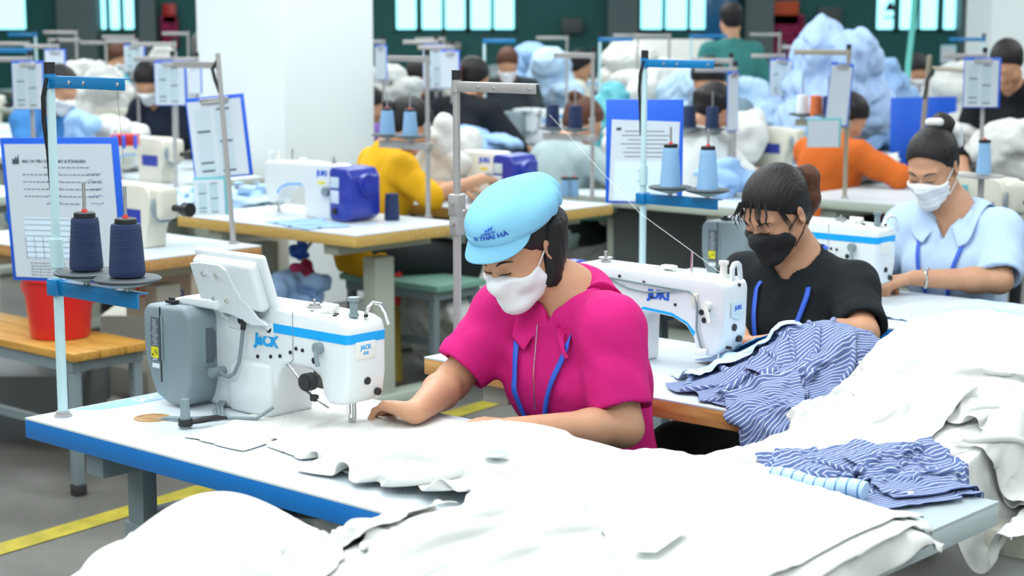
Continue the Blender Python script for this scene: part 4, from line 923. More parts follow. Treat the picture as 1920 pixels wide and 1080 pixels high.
text_mesh('MAC VA TIEU CHUAN MAY & STANDARD', .0125, 'ink', c1, (-.02, -.0048, -.070), (1, 0, 0), (0, 0, 1), 'heading', .0001, .0002)
g = MB()
for i, (x0, x1) in enumerate([(-.06, .10), (-.14, .13), (-.14, .15), (-.14, .14), (-.14, .13), (-.06, .05)]):
    x = x0
    while x < x1: w = rs.uniform(.006, .018); g.box((x + w / 2, -.0046, -.088 - i * .0215), (w, .0003, .0022)); x += w + .004
for i in range(5):
    x = -.14
    while x < -.01: w = rs.uniform(.006, .018); g.box((x + w / 2, -.0046, -.375 - i * .009), (w, .0003, .0018)); x += w + .004
g.build('small_print', 'ink', c1, 0)
g = MB()
for i in range(5):
    for s_ in (-.05, .10): g.tube([(s_ + k * .006, -.0048, -.106 - i * .0215 + rs.uniform(-.0025, .0035)) for k in range(9)], .0006, 4)
g.build('handwriting', 'ink_violet', c1, 0)
MB().prism([(-.175, -.078), (-.172, -.060), (-.166, -.066), (-.160, -.054), (-.157, -.064), (-.149, -.048), (-.149, -.078)], -.0049, -.0045, 0).build('emblem', 'ink', c1, 0)
# ================================================================ the three women in front
RZ = TH + math.pi
def LW(a0, b0): p = W(a0, b0, 0); return tuple(p)
L1 = person('person', 'woman in magenta short-sleeved shirt, light blue cap and white mask, sewing', LW(.80, .93), RZ, dict(
    pelvis=(0, -.02, .56), neck=(.002, .075, 1.010), head=(.066, .178, 1.120), hs=.94, look=(2, 30, 2), shoulders=[(.168, .112, .952), (-.136, .118, .955)],
    elbows=[(.225, .225, .815), (-.200, .150, .768)], wrists=[(.098, .463, .808), (-.105, .390, .792)],
    hands=[dict(d=(.95, -.10, .02), n=(-.1, .2, -.95), t=(0, -1, 0), curl=(.55, .6, .6, .6), thumb=.3), dict(d=(.9, .36, .06), n=(0, 0, -1), t=(0, 1, 0), curl=(.35, .4, .45, .5))],
    shirt=dict(mat=mat('shirt_magenta', (.56, .012, .175), .8, bump=.2, bscale=230, spec=.2, sub=0), off=.018, sleeve=.78, flare=.008, collar=.072, ch=.045, cdrop=.055, nz=.02, v=.040, folds=.0042, neck=.056, seed=8), bw=1.0,
    hair=dict(style='bob', len=.115, low=.0, vol=.008), mask=dict(mat='mask_white', top=-.012, back=.018), lanyard=dict(x=.035, z=.30, tail=True)), h=.0042)
def cap(L):
    hp, hel, hrc, Hl, hs = L['hp'], L['hel'], L['hrc'], L['Hl'], 1.0
    cr_ = SD(.02); cr_.grp([('u', hel((0, -.008, .076), (.087, .106, .058)), 0), ('u', hel((0, .045, .100), (.062, .050, .034)), .03), ('u', hel((0, -.040, .092), (.096, .098, .048)), .05), ('u', hel((0, -.125, .070), (.052, .040, .034)), .04)])
    def cut(P):
        q = Hl(P); return (.070 + np.clip(-q[:, 1], -.11, .2) * -.13 - q[:, 2])
    cr_.cut.append((cut, .004))
    def fd(P):
        q = Hl(P); back = np.clip((-q[:, 1] - .01) / .10, 0, 1); ang = np.arctan2(q[:, 0], -(q[:, 1] + .0)); return back * .0045 * np.sin(ang * 16 + q[:, 2] * 30) * np.clip((.11 - q[:, 2]) / .05, 0, 1) + .0012 * np.sin(q[:, 0] * 60 + q[:, 2] * 50)
    cr_.disp = fd
    co = sdf_obj('cap', cr_, .0042, 'cap_blue', L['root'])
    # band
    V = []; Fc = []; n = 64
    for i in range(n):
        t = 2 * math.pi * i / n; x = .090 * math.sin(t); y = -.008 + .109 * math.cos(t); zb = .070 + np.clip(-y, -.11, .2) * -.13
        V += [hp(x * .985, y * .985 , zb - .004), hp(x * 1.0, y * 1.0, zb - .002), hp(x * 1.004, y * 1.004, zb + .012), hp(x * .98, y * .98, zb + .014)]
    for i in range(n):
        j = (i + 1) % n
        for k in range(3): Fc.append((i * 4 + k, j * 4 + k, j * 4 + k + 1, i * 4 + k + 1))
    b = mesh_obj('cap_band', V, Fc, 'cap_blue', co, True); b.modifiers.new('s', 'SOLIDIFY').thickness = .003
    # visor
    V = []; Fc = []; nu, nv = 33, 9
    for i in range(nu):
        t = -1.25 + 2.5 * i / (nu - 1); x = .089 * math.sin(t); y = -.008 + .108 * math.cos(t); zb = .070 + np.clip(-y, -.11, .2) * -.13 - .004
        e = max(0, math.cos(t / 1.25 * math.pi / 2)) ** .55
        for j in range(nv):
            s_ = j / (nv - 1); V.append(hp(x * (1 + .12 * s_ * e), y + .034 * s_ * e, zb - .016 * s_ * e - .008 * s_ * s_ * e + .012 * (1 - (x / .09) ** 2) * s_ * 0 - .020 * s_ * (x / .09) ** 2 * e))
    for i in range(nu - 1):
        for j in range(nv - 1): Fc.append((i * nv + j, i * nv + nv + j, i * nv + nv + j + 1, i * nv + j + 1))
    vz = mesh_obj('visor', V, Fc, 'cap_blue', co, True); md = vz.modifiers.new('s', 'SOLIDIFY'); md.thickness = .0035; md.offset = 0; md = vz.modifiers.new('b', 'SUBSURF'); md.levels = 1; md.render_levels = 1
    # embroidery wrapped on the crown
    for txt, sz, z, x0, mt in (('CONG TY', .0085, .119, -.004, 'logo_blue'), ('N THÁI HÀ', .0175, .106, -.004, 'logo_blue')):
        cu = text_mesh(txt, sz, mt, None, (0, 0, 0), (1, 0, 0), (0, 1, 0), 'embroidery', .0001, .0005)
        vs = np.array([v.co[:] for v in cu.data.vertices]); ang = -(vs[:, 0] + x0) / .10 * 1.0; P = np.array([hp(.12 * math.sin(a_ - .35), .12 * math.cos(a_ - .35), z + y_) for a_, y_ in zip(ang, vs[:, 1])]); P = cr_.project(P, .0022, 12)
        for v, p in zip(cu.data.vertices, P): v.co = tuple(p)
        cu.parent = co
    P = []
    shp = [(-.012, .0), (-.008, .012), (-.004, .007), (.001, .017), (.004, .010), (.012, .022), (.008, .0), (.004, .006), (.0, .0), (-.004, .005), (-.006, .0)]
    P = np.array([hp(.12 * math.sin(-x / .1 - .35), .12 * math.cos(-x / .1 - .35), .127 + y) for x, y in shp]); P = cr_.project(P, .0024, 12)
    mesh_obj('embroidered_emblem', P, [list(range(len(P)))], 'logo_blue', co).modifiers.new('s', 'SOLIDIFY').thickness = .001
cap(L1)
bmn = MB().tube(L1['shirt'].project(np.array([L1['N'] + L1['rt'] * .04 + L1['fwd'] * .05, L1['N'] + L1['rt'] * .022 + L1['fwd'] * .10 - L1['up'] * .03, L1['T'](.018, .13, L1['TL'] * .72), L1['T'](.022, .14, L1['TL'] * .55)]), .004), .0014, 6).build('necklace', 'chrome', L1['root'])
L2 = person('person', 'woman in black T-shirt and black mask with brown ponytail, sewing striped cloth', LW(.72, 1.92), RZ, dict(
    pelvis=(0, -.02, .55), neck=(-.008, .06, .980), hs=.94, head=(.012, .145, 1.112), look=(-6, 30, 0), shoulders=[(.160, .055, .912), (-.160, .050, .918)],
    elbows=[(.235, .13, .81), (-.262, .165, .835)], wrists=[(.055, .275, .812), (-.125, .335, .822)],
    hands=[dict(d=(-.1, .75, .15), n=(-.5, .1, -.8), t=(-1, .2, 0), curl=(.8, .9, .9, .9), thumb=.6), dict(d=(.75, .15, -.1), n=(0, .2, -1), t=(0, 1, 0), curl=(.6, .6, .65, .7))],
    shirt=dict(mat=mat('shirt_black', (.011, .014, .017), .85, bump=.2, bscale=230, spec=.2), off=.014, sleeve=.85, flare=.010, folds=.0045, neck=.058, nz=.0, nd=.03, seed=4),
    hair=dict(style='tail', mat2='hair_brown', fringe=16, vol=.008, line=.070), mask=dict(mat='mask_black', top=-.006, back=.030, taper=2.2), lanyard=dict(x=-.005, z=.05)), h=.0046)
L3 = person('person', 'woman in light blue collared shirt, white mask and hair bun, by the right edge', LW(.545, 3.10), RZ, dict(
    pelvis=(0, -.02, .56), neck=(-.005, .06, 1.000), hs=.93, head=(.036, .145, 1.148), look=(4, 28, 0), shoulders=[(.165, .055, .935), (-.155, .050, .940)],
    elbows=[(.245, .10, .82), (-.215, .165, .815)], wrists=[(.140, .33, .812), (-.015, .325, .822)],
    hands=[dict(d=(-.5, .6, -.1), n=(0, 0, -1), t=(-1, 0, 0), curl=(.4, .5, .5, .5)), dict(d=(.9, .25, -.12), n=(0, .1, -1), t=(0, 1, 0), curl=(.3, .4, .45, .5))],
    shirt=dict(mat=mat('shirt_lightblue', (.47, .62, .83), .85, bump=.15, bscale=230, spec=.2), off=.020, sleeve=.90, flare=.012, collar=.07, v=.07, folds=.0038, seed=6),
    hair=dict(style='bun', bun=(-.01, -.105, .105), vol=.008, line=.086, arch=.034), mask=dict(mat='mask_white', top=-.012, back=.035, pleats=True), lanyard=dict(x=.0, z=.14)), h=.0052)
hp = L3['hp']; sc = SD(.01); sc.grp([('u', rc(hp(-.005, -.135, .09), hp(-.05, -.115, .08), .018, .020), .01), ('u', rc(hp(-.05, -.115, .08), hp(-.055, -.11, .03), .018, .014), .01), ('u', rc(hp(.02, -.075, .13), hp(-.02, -.07, .135), .014), .01)]); sdf_obj('scrunchie', sc, .005, 'fabric_white', L3['root'])
wq = np.array([-.015, .325, .822]); ed = nz(np.array([-.215, .165, .815]) - wq); c_ = wq + ed * .03; up_ = np.array([0, 0, 1.]); sd_ = np.cross(ed, up_)
MB().tube([tuple(c_ + (sd_ * math.cos(t) + up_ * math.sin(t)) * .0285) for t in np.linspace(0, 2 * math.pi, 25)], .0045, 6).cyl(tuple(c_ + up_ * .024), tuple(c_ + up_ * .035), .0135, n=24).build('wristwatch', 'chrome', L3['root'])
q = L3['shirt'].project(np.array([L3['T'](-.085 + .014 * math.sin(t) * r_, .13, L3['TL'] * .30 + .014 * math.cos(t) * r_) for r_ in (1, .45) for t in np.linspace(0, 2 * math.pi, 17)]), .004)
MB().tube(q[:17], .0010, 5).tube(q[17:], .0010, 5).build('embroidery', 'ink', L3['root'])
# printed disc on the black T-shirt
V = [(0, 0)] + [(.075 * r_ * math.sin(t), .075 * r_ * math.cos(t)) for r_ in (.33, .66, 1) for t in np.linspace(0, 2 * math.pi, 33)[:-1]]
Pp = L2['shirt'].project(np.array([L2['T'](x - .005, .14, L2['TL'] * .22 + y) for x, y in V]), .0025)
Fc = [(0, 1 + i, 1 + (i + 1) % 32) for i in range(32)] + [(1 + k * 32 + i, 1 + (k + 1) * 32 + i, 1 + (k + 1) * 32 + (i + 1) % 32, 1 + k * 32 + (i + 1) % 32) for k in (0, 1) for i in range(32)]
mesh_obj('shirt_print', Pp, Fc, 'laminate_grey', L2['root'], True)
tt = text_mesh('GDVN', .04, 'black', None, (0, 0, 0), (1, 0, 0), (0, 1, 0), 'shirt_lettering', .0001, .0003); vs = np.array([v.co[:] for v in tt.data.vertices]); Pp = L2['shirt'].project(np.array([L2['T'](-x - .005, .14, L2['TL'] * .26 + y) for x, y, _ in vs]), .0042)
for v, p in zip(tt.data.vertices, Pp): v.co = tuple(p)
tt.parent = L2['root']
# ================================================================ second and third rows
t2 = table('sewing_table', 'white sewing table with pine edge behind the woman in pink', .15, 1.36, 1.05, 1.66, edge='wood_pine', leg='frame_cream')
juki_machine('sewing_machine', 'white sewing machine with looping grey cable, between the pink and black shirts', W(.325, 1.38 + .0, .77))
t3 = table('sewing_table', 'pale table in front of the woman in the light blue shirt', -.30, 1.9, 2.20, 2.82, edge='edge_blue')
jack_machine('sewing_machine', 'white sewing machine with cyan stripe, mostly hidden behind the black T-shirt', W(.06, 2.54, .77), panel=False, detail=False)
thread_stand('pale blue thread stand with a blue arm above the white machine', W(-.15, 2.33, .77), TH, H=.73, tape=True, tray_z=.295)
# ================================================================ garment pieces on the tables
def rect(a, b, a0, a1, b0, b1): return (a > a0) & (a < a1) & (b > b0) & (b < b1)
def gs(a, b, ca, cb, sa, sb, h, rot=0):
    x = (a - ca) * math.cos(rot) + (b - cb) * math.sin(rot); y = -(a - ca) * math.sin(rot) + (b - cb) * math.cos(rot); return h * np.exp(-(x / sa) ** 2 - (y / sb) ** 2)
def base(a, b):
    z = np.zeros_like(a)
    for q, h in (((0, 1.25, 0, .62), .77), ((1.24, 1.84, -.60, .79), .77), ((1.30, 1.72, .78, 1.06), .765), ((.15, 1.72, 1.05, 1.66), .77), ((-.3, 1.9, 2.20, 2.82), .77), ((.93, 1.24, -.80, -.16), .70), ((1.78, 2.45, .80, 1.40), .665)):
        z = np.where(rect(a, b, *q), np.maximum(z, h), z)
    lump = gs(a, b, 1.25, .25, .30, .25, .035) + gs(a, b, .98, .48, .20, .10, .036) + gs(a, b, 1.5, -.2, .3, .2, .04) + gs(a, b, 1.45, .40, .25, .10, .02)
    z = z + np.where((z > .7) & (b < .95), lump, 0)
    z = z + np.where((z > .7) & (b > .95) & (b < 1.7), gs(a, b, 1.05, 1.48, .19, .17, .125) + gs(a, b, .98, 1.25, .10, .12, .03), 0)
    z = z + np.where((z > .5) & (a < 1.25) & (b < -.1), gs(a, b, 1.08, -.36, .16, .22, .17), 0)
    return z
gr = Ground(-.2, 2.7, -1.3, 3.0, base)
g2 = table('side_table', 'grey laminate side table under the pile of white cloth, right of the blue-edged table', 1.255, 1.835, -.60, .785, z=.765, edge='laminate_grey', top='laminate_grey', leg='frame_grey')
FW = 'fabric_white'
cloth_obj('cloth_piece', 'white cut cloth piece lying flat on the table in front of the machine base', 'cloth', sheet(gr, [(.42, .11), (.57, .115), (.50, .48), (.27, .56)], .004, n=50, seed=2, comp=1.03, stepsn=40), FW, .0015, group=None)
cloth_obj('cloth_piece', 'white cloth strip with a small tag, beside the flat cut piece', 'cloth', sheet(gr, [(.56, .20), (.64, .25), (.60, .52), (.47, .46)], .006, n=40, seed=3, comp=1.05, stepsn=40), FW, .0015)
cloth_obj('cloth_sheet', 'white garment panel under the needle, reaching the hands of the woman in pink', 'cloth', sheet(gr, [(.60, .18), (.90, .10), (1.05, .58), (.56, .56)], .01, n=70, seed=5, comp=1.06, stepsn=60), FW, .002)
cloth_obj('cloth_sheet', 'broad white garment sheet spread over the right half of the front table', 'cloth', sheet(gr, [(.84, .13), (1.28, .07), (1.88, .46), (.76, .57)], .03, n=90, seed=7, comp=1.07, stepsn=60, wl=.16), FW, .002)
cloth_obj('cloth_sheet', 'white sheet on top of the pile with a soft diagonal ridge', 'cloth', sheet(gr, [(1.29, -.50), (1.84, -.58), (1.78, .30), (1.22, .22)], .03, n=90, seed=11, comp=1.16, stepsn=60, wl=.13, th=.8), FW, .002)
for k in range(4):
    o_ = .018 * k
    cloth_obj('cloth_sheet', ['lowest white sheet of the layered stack at the right table edge', 'second white sheet up in the layered stack at the right table edge', 'third white sheet up in the layered stack at the right table edge', 'topmost white sheet of the layered stack at the right table edge'][k], 'cloth', sheet(gr, [(1.36 - o_, -.40), (1.97 - o_ * 1.6, -.46), (1.92 - o_ * 2, .50 + o_), (1.32, .50)], .02, n=64, seed=20 + k, comp=1.035 + .01 * k, stepsn=60), FW, .003, sub=1, group=None)
cloth_obj('cloth_sheet', 'crumpled white sheet along the near end of the pile, bottom of the picture', 'cloth', sheet(gr, [(1.27, -.16), (1.62, -.58), (1.82, -.20), (1.40, .10)], .05, n=80, seed=31, comp=1.25, stepsn=100), FW, .002)
# hump at the lower left
tag(MB().box(tuple(W(1.085, -.48, .345)), (.31, .62, .69), .02, 3, Matrix.Rotation(TH, 3, 'Z')).build('storage_bin', 'machine_cream', None), 'cream bin standing under the blurred white bundle at the lower left', 'bin')
cloth_obj('cloth_bundle', 'blurred white cloth bundle bulging in the lower left foreground', 'cloth', sheet(gr, [(.98, -.84), (1.42, -.74), (1.36, -.08), (.86, -.10)], .05, n=110, seed=41, comp=1.30, stepsn=60, wl=.15, th=.9, cvr=.6), FW, .002)
# ---- striped heap on the second table
cloth_obj('striped_shirt', 'navy and white striped shirt heap in front of the woman in black', 'cloth', sheet(gr, [(.86, 1.16), (1.28, .98), (1.42, 1.62), (.86, 1.76)], .05, n=130, seed=51, comp=1.40, stepsn=60, wl=.17, cvr=.5, bend=.7, bend2=.7, comp_noise=.008), 'stripe_navy', .0016)
cloth_obj('striped_shirt', 'striped shirt sleeve lying folded on top of the navy striped heap', 'cloth', sheet(gr, [(1.02, 1.22), (1.20, 1.08), (1.36, 1.50), (.98, 1.66)], .04, n=90, seed=57, comp=1.45, stepsn=50, wl=.12, bend=.7, bend2=.7, comp_noise=.008, th=.7), 'stripe_navy', .0016)
cloth_obj('striped_shirt', 'gathered striped cuff hanging over the pine table edge', 'cloth', sheet(gr, [(1.02, 1.10), (1.20, .92), (1.30, 1.08), (1.12, 1.24)], .03, n=60, seed=59, comp=1.4, stepsn=50, wl=.07), 'stripe_navy', .0016)
cloth_obj('light_collar', 'light blue collar piece beside the needle of the second machine', 'cloth', sheet(gr, [(.76, 1.26), (.86, 1.20), (1.02, 1.42), (.90, 1.52)], .04, n=50, seed=61, comp=1.35, stepsn=70, wl=.09), 'fabric_lightblue', .0016)
# ---- white pile on the right
def addb(f): 
    na, nb = gr.Z.shape; A_, B_ = np.meshgrid(gr.a0 + gr.r * np.arange(na), gr.b0 + gr.r * np.arange(nb), indexing='ij'); d = f(A_, B_); gr.Z = gr.Z + np.where(gr.Z > .6, d, 0)
addb(lambda a, b: gs(a, b, 1.46, 1.48, .22, .32, .19) + gs(a, b, 1.68, 1.1, .22, .18, .06))
cloth_obj('white_garment', 'large white garment heaped on the right behind the striped shirt', 'cloth', sheet(gr, [(1.36, .60), (1.82, .90), (2.02, 1.95), (1.20, 1.80)], .05, n=130, seed=71, comp=1.24, stepsn=70, wl=.17), FW, .002)
cloth_obj('white_garment', 'second white garment draped across the top of the right-hand heap', 'cloth', sheet(gr, [(1.34, 1.05), (1.80, .98), (2.00, 1.85), (1.24, 1.82)], .04, n=100, seed=75, comp=1.22, stepsn=55, wl=.15, th=.6), FW, .002)
cloth_obj('white_garment', 'long white garment tongue reaching left over the grey table corner', 'cloth', sheet(gr, [(1.33, .55), (1.50, .62), (1.66, 1.15), (1.24, 1.02)], .04, n=80, seed=79, comp=1.22, stepsn=50, wl=.12, th=1.2), FW, .002)
cloth_obj('striped_shirt', 'navy striped shirt folded at the front of the grey table', 'cloth', sheet(gr, [(1.42, .64), (1.68, .56), (1.80, .80), (1.50, .86)], .04, n=110, seed=83, comp=1.4, stepsn=55, wl=.12, bend=.7, bend2=.6, comp_noise=.008, th=1.3, cvr=.8), 'stripe_navy', .0016)
cloth_obj('striped_shirt', 'knotted striped shirt end with a white button, right end of the grey table', 'cloth', sheet(gr, [(1.55, .76), (1.70, .66), (1.80, .84), (1.62, .92)], .05, n=80, seed=87, comp=1.55, stepsn=50, wl=.09, bend=.7, bend2=.6, comp_noise=.008, th=.5, cvr=.8), 'stripe_navy', .0016)
bt = PZ(1710, 850, .86); bo_ = MB().cyl((0, 0, 0), (0, 0, .003), .0055, n=20).build('shirt_button', 'paper_white', None); 
q = AB(PZ(1710, 849, .86)); bo_.location = tuple(W(q[0], q[1], float(gr(np.array([q[0]]), np.array([q[1]]))[0]) + .002)); tag(bo_, 'small white button on the knotted striped shirt', 'button')
q0, q1 = AB(PZ(1440, 895, .785)), AB(PZ(1622, 925, .785))
rl = MB(); pts = [tuple(W(q0[0] + (q1[0] - q0[0]) * t, q0[1] + (q1[1] - q0[1]) * t, .787 + .004 * math.sin(t * 9))) for t in np.linspace(0, 1, 24)]; rl.tube(pts, .017, 14); o = rl.build('rolled_cuff', 'fabric_lightblue', None); tag(o, 'light blue lined strip folded along the front of the striped shirt', 'cloth')
ln = MB()
for t in np.linspace(.06, .96, 9): p = W(q0[0] + (q1[0] - q0[0]) * t, q0[1] + (q1[1] - q0[1]) * t, .787 + .004 * math.sin(t * 9)); dd_ = nz(W(q1[0], q1[1]) - W(q0[0], q0[1])) * .0012; ln.cyl(tuple(p - dd_), tuple(p + dd_), .0175, n=14)
ln.build('strip_lines', 'stand_blue', o)
# ---- cream boxes and the white roll on them
R3 = Matrix.Rotation(TH, 3, 'Z')
c = PZ(1787, 977, .665); q = AB(c)
bx1 = tag(MB().box(tuple(W(q[0] + .30, q[1] + .28, .642)), (.60, .56, .046), .003, 2, R3).build('wooden_board', 'machine_cream', None), 'cream board on top of the stack in the lower right corner', 'board')
bx2 = tag(MB().box(tuple(W(q[0] + .33, q[1] + .30, .31)), (.56, .54, .60), .012, 3, R3).build('plastic_crate', 'machine_ivory', None), 'pale plastic crate under the cream board, lower right corner', 'crate')
cloth_obj('cloth_roll', 'thick white cloth bundle lying on the cream board at the right edge', 'cloth', sheet(gr, [(q[0] + .02, q[1] + .06), (q[0] + .50, q[1] + .02), (q[0] + .60, q[1] + .75), (q[0] - .10, q[1] + .50)], .06, n=90, seed=91, comp=1.2, stepsn=90, zf=lambda a, b: gr(a, b) + .03 + gs(a, b, q[0] + .25, q[1] + .3, .25, .3, .12)), FW, .002)
# ---- pale striped cloth of the third woman
cloth_obj('striped_cloth', 'pale blue striped cloth spread before the woman in the light blue shirt', 'cloth', sheet(gr, [(.66, 2.38), (1.35, 2.24), (1.85, 2.74), (.74, 2.78)], .03, n=90, seed=95, comp=1.13, stepsn=90), 'stripe_pale', .002)
cloth_obj('cloth_piece', 'dark blue cloth piece under the hands of the woman in black', 'cloth', sheet(gr, [(.70, 1.44), (.86, 1.40), (.92, 1.56), (.74, 1.62)], .02, n=30, seed=97, comp=1.1, stepsn=40), 'stand_blue', .002)

def on_cloth(u, v):
    z = .80
    for _ in range(12): q = AB(PZ(u, v, z)); z = .5 * z + .5 * (float(gr(np.array([q[0]]), np.array([q[1]]))[0]) + .004)
    return PZ(u, v, z)
def patch(name, label, cat, uvs, m, off=.004):
    P = np.array([on_cloth(u, v) + (0, 0, off) for u, v in uvs]); c = P.mean(0); o = mesh_obj(name, np.vstack([P, c]), [(i, (i + 1) % len(P), len(P)) for i in range(len(P))], m); o.modifiers.new('s', 'SOLIDIFY').thickness = .001; return tag(o, label, cat) if cat else o
patch('interfacing_scrap', 'small grey interfacing scrap in the middle of the white pile', 'scrap', [(930 + 26 * math.cos(t), 855 + 7 * math.sin(t)) for t in np.linspace(0, 6.28, 14)[:-1]], 'laminate_grey')
lp = patch('fabric_label', 'white printed label strip near the bottom right of the white pile', 'label', [(1183, 1040), (1230, 1042), (1290, 1000), (1250, 985), (1200, 1015)], 'paper_white', .006)
for k, (u, v) in enumerate(((1205, 1028), (1235, 1008), (1250, 1000), (1222, 1018))): c_ = on_cloth(u, v) + (0, 0, .0115); MB().box(tuple(c_), (.016, .004, .001), 0, 1, Matrix.Rotation(.6 + k, 3, 'Z')).build('print_mark', 'paper', lp)

tag(MB().tube([tuple(W(*PB(u, v, .30))) for u, v in ((430, 895), (452, 925), (500, 952), (560, 966), (640, 970), (720, 1000), (800, 1040))], .006, 8).build('power_cable', 'black', None), 'black power cable sagging under the blue-edged table', 'cable')
# ================================================================ the rows behind
def pz(u, v, z=.77): return tuple(PZ(u, v, z))
st2 = thread_stand('bare steel thread stand at the left end of the pine-edged table', W(.20, 1.12, .77), TH, H=.70, col='pole_steel', arm='pole_steel', tray=False, top_len=.27)
MB().box((0, 0, .38), (.032, .034, .055), .004).box((0, 0, .33), (.028, .03, .05), .004).cyl((.0, -.02, .385), (0, .02, .385), .006, n=10).cyl((0, -.02, .335), (0, .02, .335), .006, n=10).tube([(.015, 0, .365), (.03, -.005, .362), (.035, -.012, .37)], .0025, 6).build('pole_joint', 'pole_steel', st2)
st3b = W(-.15, 2.33)
cone('pale blue thread cone nearest the pole, above the white machine of the third row', tuple(W(-.045, 2.33, 1.083)), 'thread_sky', .135, .033, .024)
cone('pale blue thread cone left of the head of the woman in black', tuple(W(.095, 2.33, 1.083)), 'thread_sky', .135, .033, .024)
q = W(-.37, 2.62, 1.345); c2 = clipboard('blue clipboard in a clear sleeve behind the blue-armed thread stand', tuple(q), TH + .62, w=.255, h=.345, kind='doc', clip=False, paper=False)
MB().box((-.0, -.0032, -.205), (.225, .0016, .27), 0, 1, Matrix.Rotation(.03, 3, 'Y')).build('paper_sheet', 'paper', c2, 0); MB().box((0, -.0042, -.27), (.20, .001, .13)).build('fabric_swatch', 'stripe_cuff', c2, 0)
g = MB()
for i in range(7): g.box((.0 + .005 * (i % 3), -.0044, -.105 - i * .014), (.13 + .03 * (i % 2), .0003, .0022))
g.box((-.085, -.0044, -.098), (.016, .0003, .010)).build('small_print', 'ink', c2, 0)
thread_line('thin white thread running down from above to the white machine', [W(*PB(1030, 215, 2.2)), W(*PB(1200, 400, 1.7)), W(.325 + .405, 1.38, 1.055), W(.325 + .49, 1.38, 1.01)], .0005)
thread_line('thin dark thread hanging from the front stand arm', [W(.05 + .24, .055, 1.477), W(.05 + .245, .062, 1.32)], .0004, 'ink')
# K row: yellow-edged table with a white machine and a blue motor box
tk = table('sewing_table', 'yellow-edged white table with a pale green leg beside the column', -2.95, -1.82, 2.665, 3.29, edge='wood_yellow', leg='frame_mint', th=.045)
juki_machine('sewing_machine', 'white sewing machine with bright blue motor box on the yellow-edged table by the column', W(-2.19, 3.02, .77), TH + math.pi, blue_box=True)
cone('navy thread cone standing beside the blue motor box', pz(735, 413), 'thread_navy', .115, .032, .028, cap=False)
sk = thread_stand('steel thread stand with two pale blue cones before the yellow shirt', pz(803, 408), TH, H=.70, col='pole_steel', arm='pole_steel', flip=-1, tray_z=.315, top_len=.24, detail=False)
cone('pale blue cone on the inner disc before the yellow shirt', tuple(np.array(pz(803, 408)) - E1 * .105 + (0, 0, .335)), 'thread_sky', .115, .034, .026)
cone('pale blue cone on the outer disc before the yellow shirt', tuple(np.array(pz(803, 408)) - E1 * .245 + (0, 0, .335)), 'thread_sky', .115, .034, .026)
cl = sheet(Ground(-3.1, -1.7, 2.5, 3.4, lambda a, b: np.full_like(a, .77)), [(-2.45, 2.72), (-2.15, 2.70), (-2.05, 2.86), (-2.35, 2.90)], .02, n=40, seed=5, comp=1.3, stepsn=40, wl=.09)
cloth_obj('cloth_scrap', 'light blue cloth scrap at the edge of the yellow-edged table', 'cloth', cl, 'fabric_blue', .002)
# left table with the beige machine
table('sewing_table', 'white table with brown edge at the far left', -3.0, -1.86, 1.60, 2.22, edge='wood_brown', leg='frame_cream')
juki_machine('sewing_machine', 'cream sewing machine with round handwheel on the left brown-edged table', W(-2.02, 1.92, .77), TH + math.pi, style='cream', detail=False)
k = MB().cyl((-.03, 0, .155), (-.10, 0, .155), .013, n=16).cyl((-.09, 0, .155), (-.125, 0, .155), .026, n=20).build('knob_shaft', 'black', None); k.parent = [o for o in COL.objects if o.get('label', '').startswith('cream sewing machine with round')][0]
MB().box((.17, .052, .115), (.13, .002, .055)).build('blue_panel', 'box_blue', k.parent)
sl = thing('thread_stand', 'tilted steel stand carrying a clipboard in front of the white column', 'thread stand', pz(438, 457), TH); t_ = PY(408, 100, PZ(438, 457)[1] + .02) - PZ(438, 457); t_ = Matrix.Rotation(-TH, 3, 'Z') @ Vector(t_)
MB().cyl((0, 0, 0), tuple(t_), .0105, .009, n=18).build('pole', 'pole_steel', sl); MB().cyl((0, 0, 0), (0, 0, .006), .02, n=20).build('base_washer', 'pole_steel', sl)
MB().box((t_.x - .135, t_.y, t_.z - .045), (.27, .004, .024), .001, 1).build('top_arm', 'pole_steel', sl); MB().tube([tuple(t_ * .97), tuple(t_ * .92 + Vector((-.02, -.015, 0))), tuple(t_ * .86 + Vector((-.012, -.012, 0))), tuple(t_ * .78)], .007, 8).build('black_cord', 'black', sl)
def clip_px(label, u0, u1, v0, v1, Y, kind='grid', yaw=0, back='clip_blue', roll=0, name='clipboard', cat='clipboard', clip=True, tilt=0):
    p = PY((u0 + u1) / 2, v0, Y); w = abs(PY(u1, v0, Y)[0] - PY(u0, v0, Y)[0]) / math.cos(yaw); h = p[2] - PY((u0 + u1) / 2, v1, Y)[2]
    return clipboard(label, tuple(p), yaw, w=w, h=h, kind=kind, roll=roll, back=back, name=name, cat=cat, clip=clip, tilt=tilt)
clip_px('blue clipboard with a two-column chart hanging in front of the white column', 345, 458, 180, 334, 6.75, yaw=-.12, roll=-.10)
cc = clip_px('turquoise card with a paper slip below the charted clipboard', 362, 424, 332, 404, 6.72, back='teal_card', name='card', cat='card', clip=False, roll=-.03)
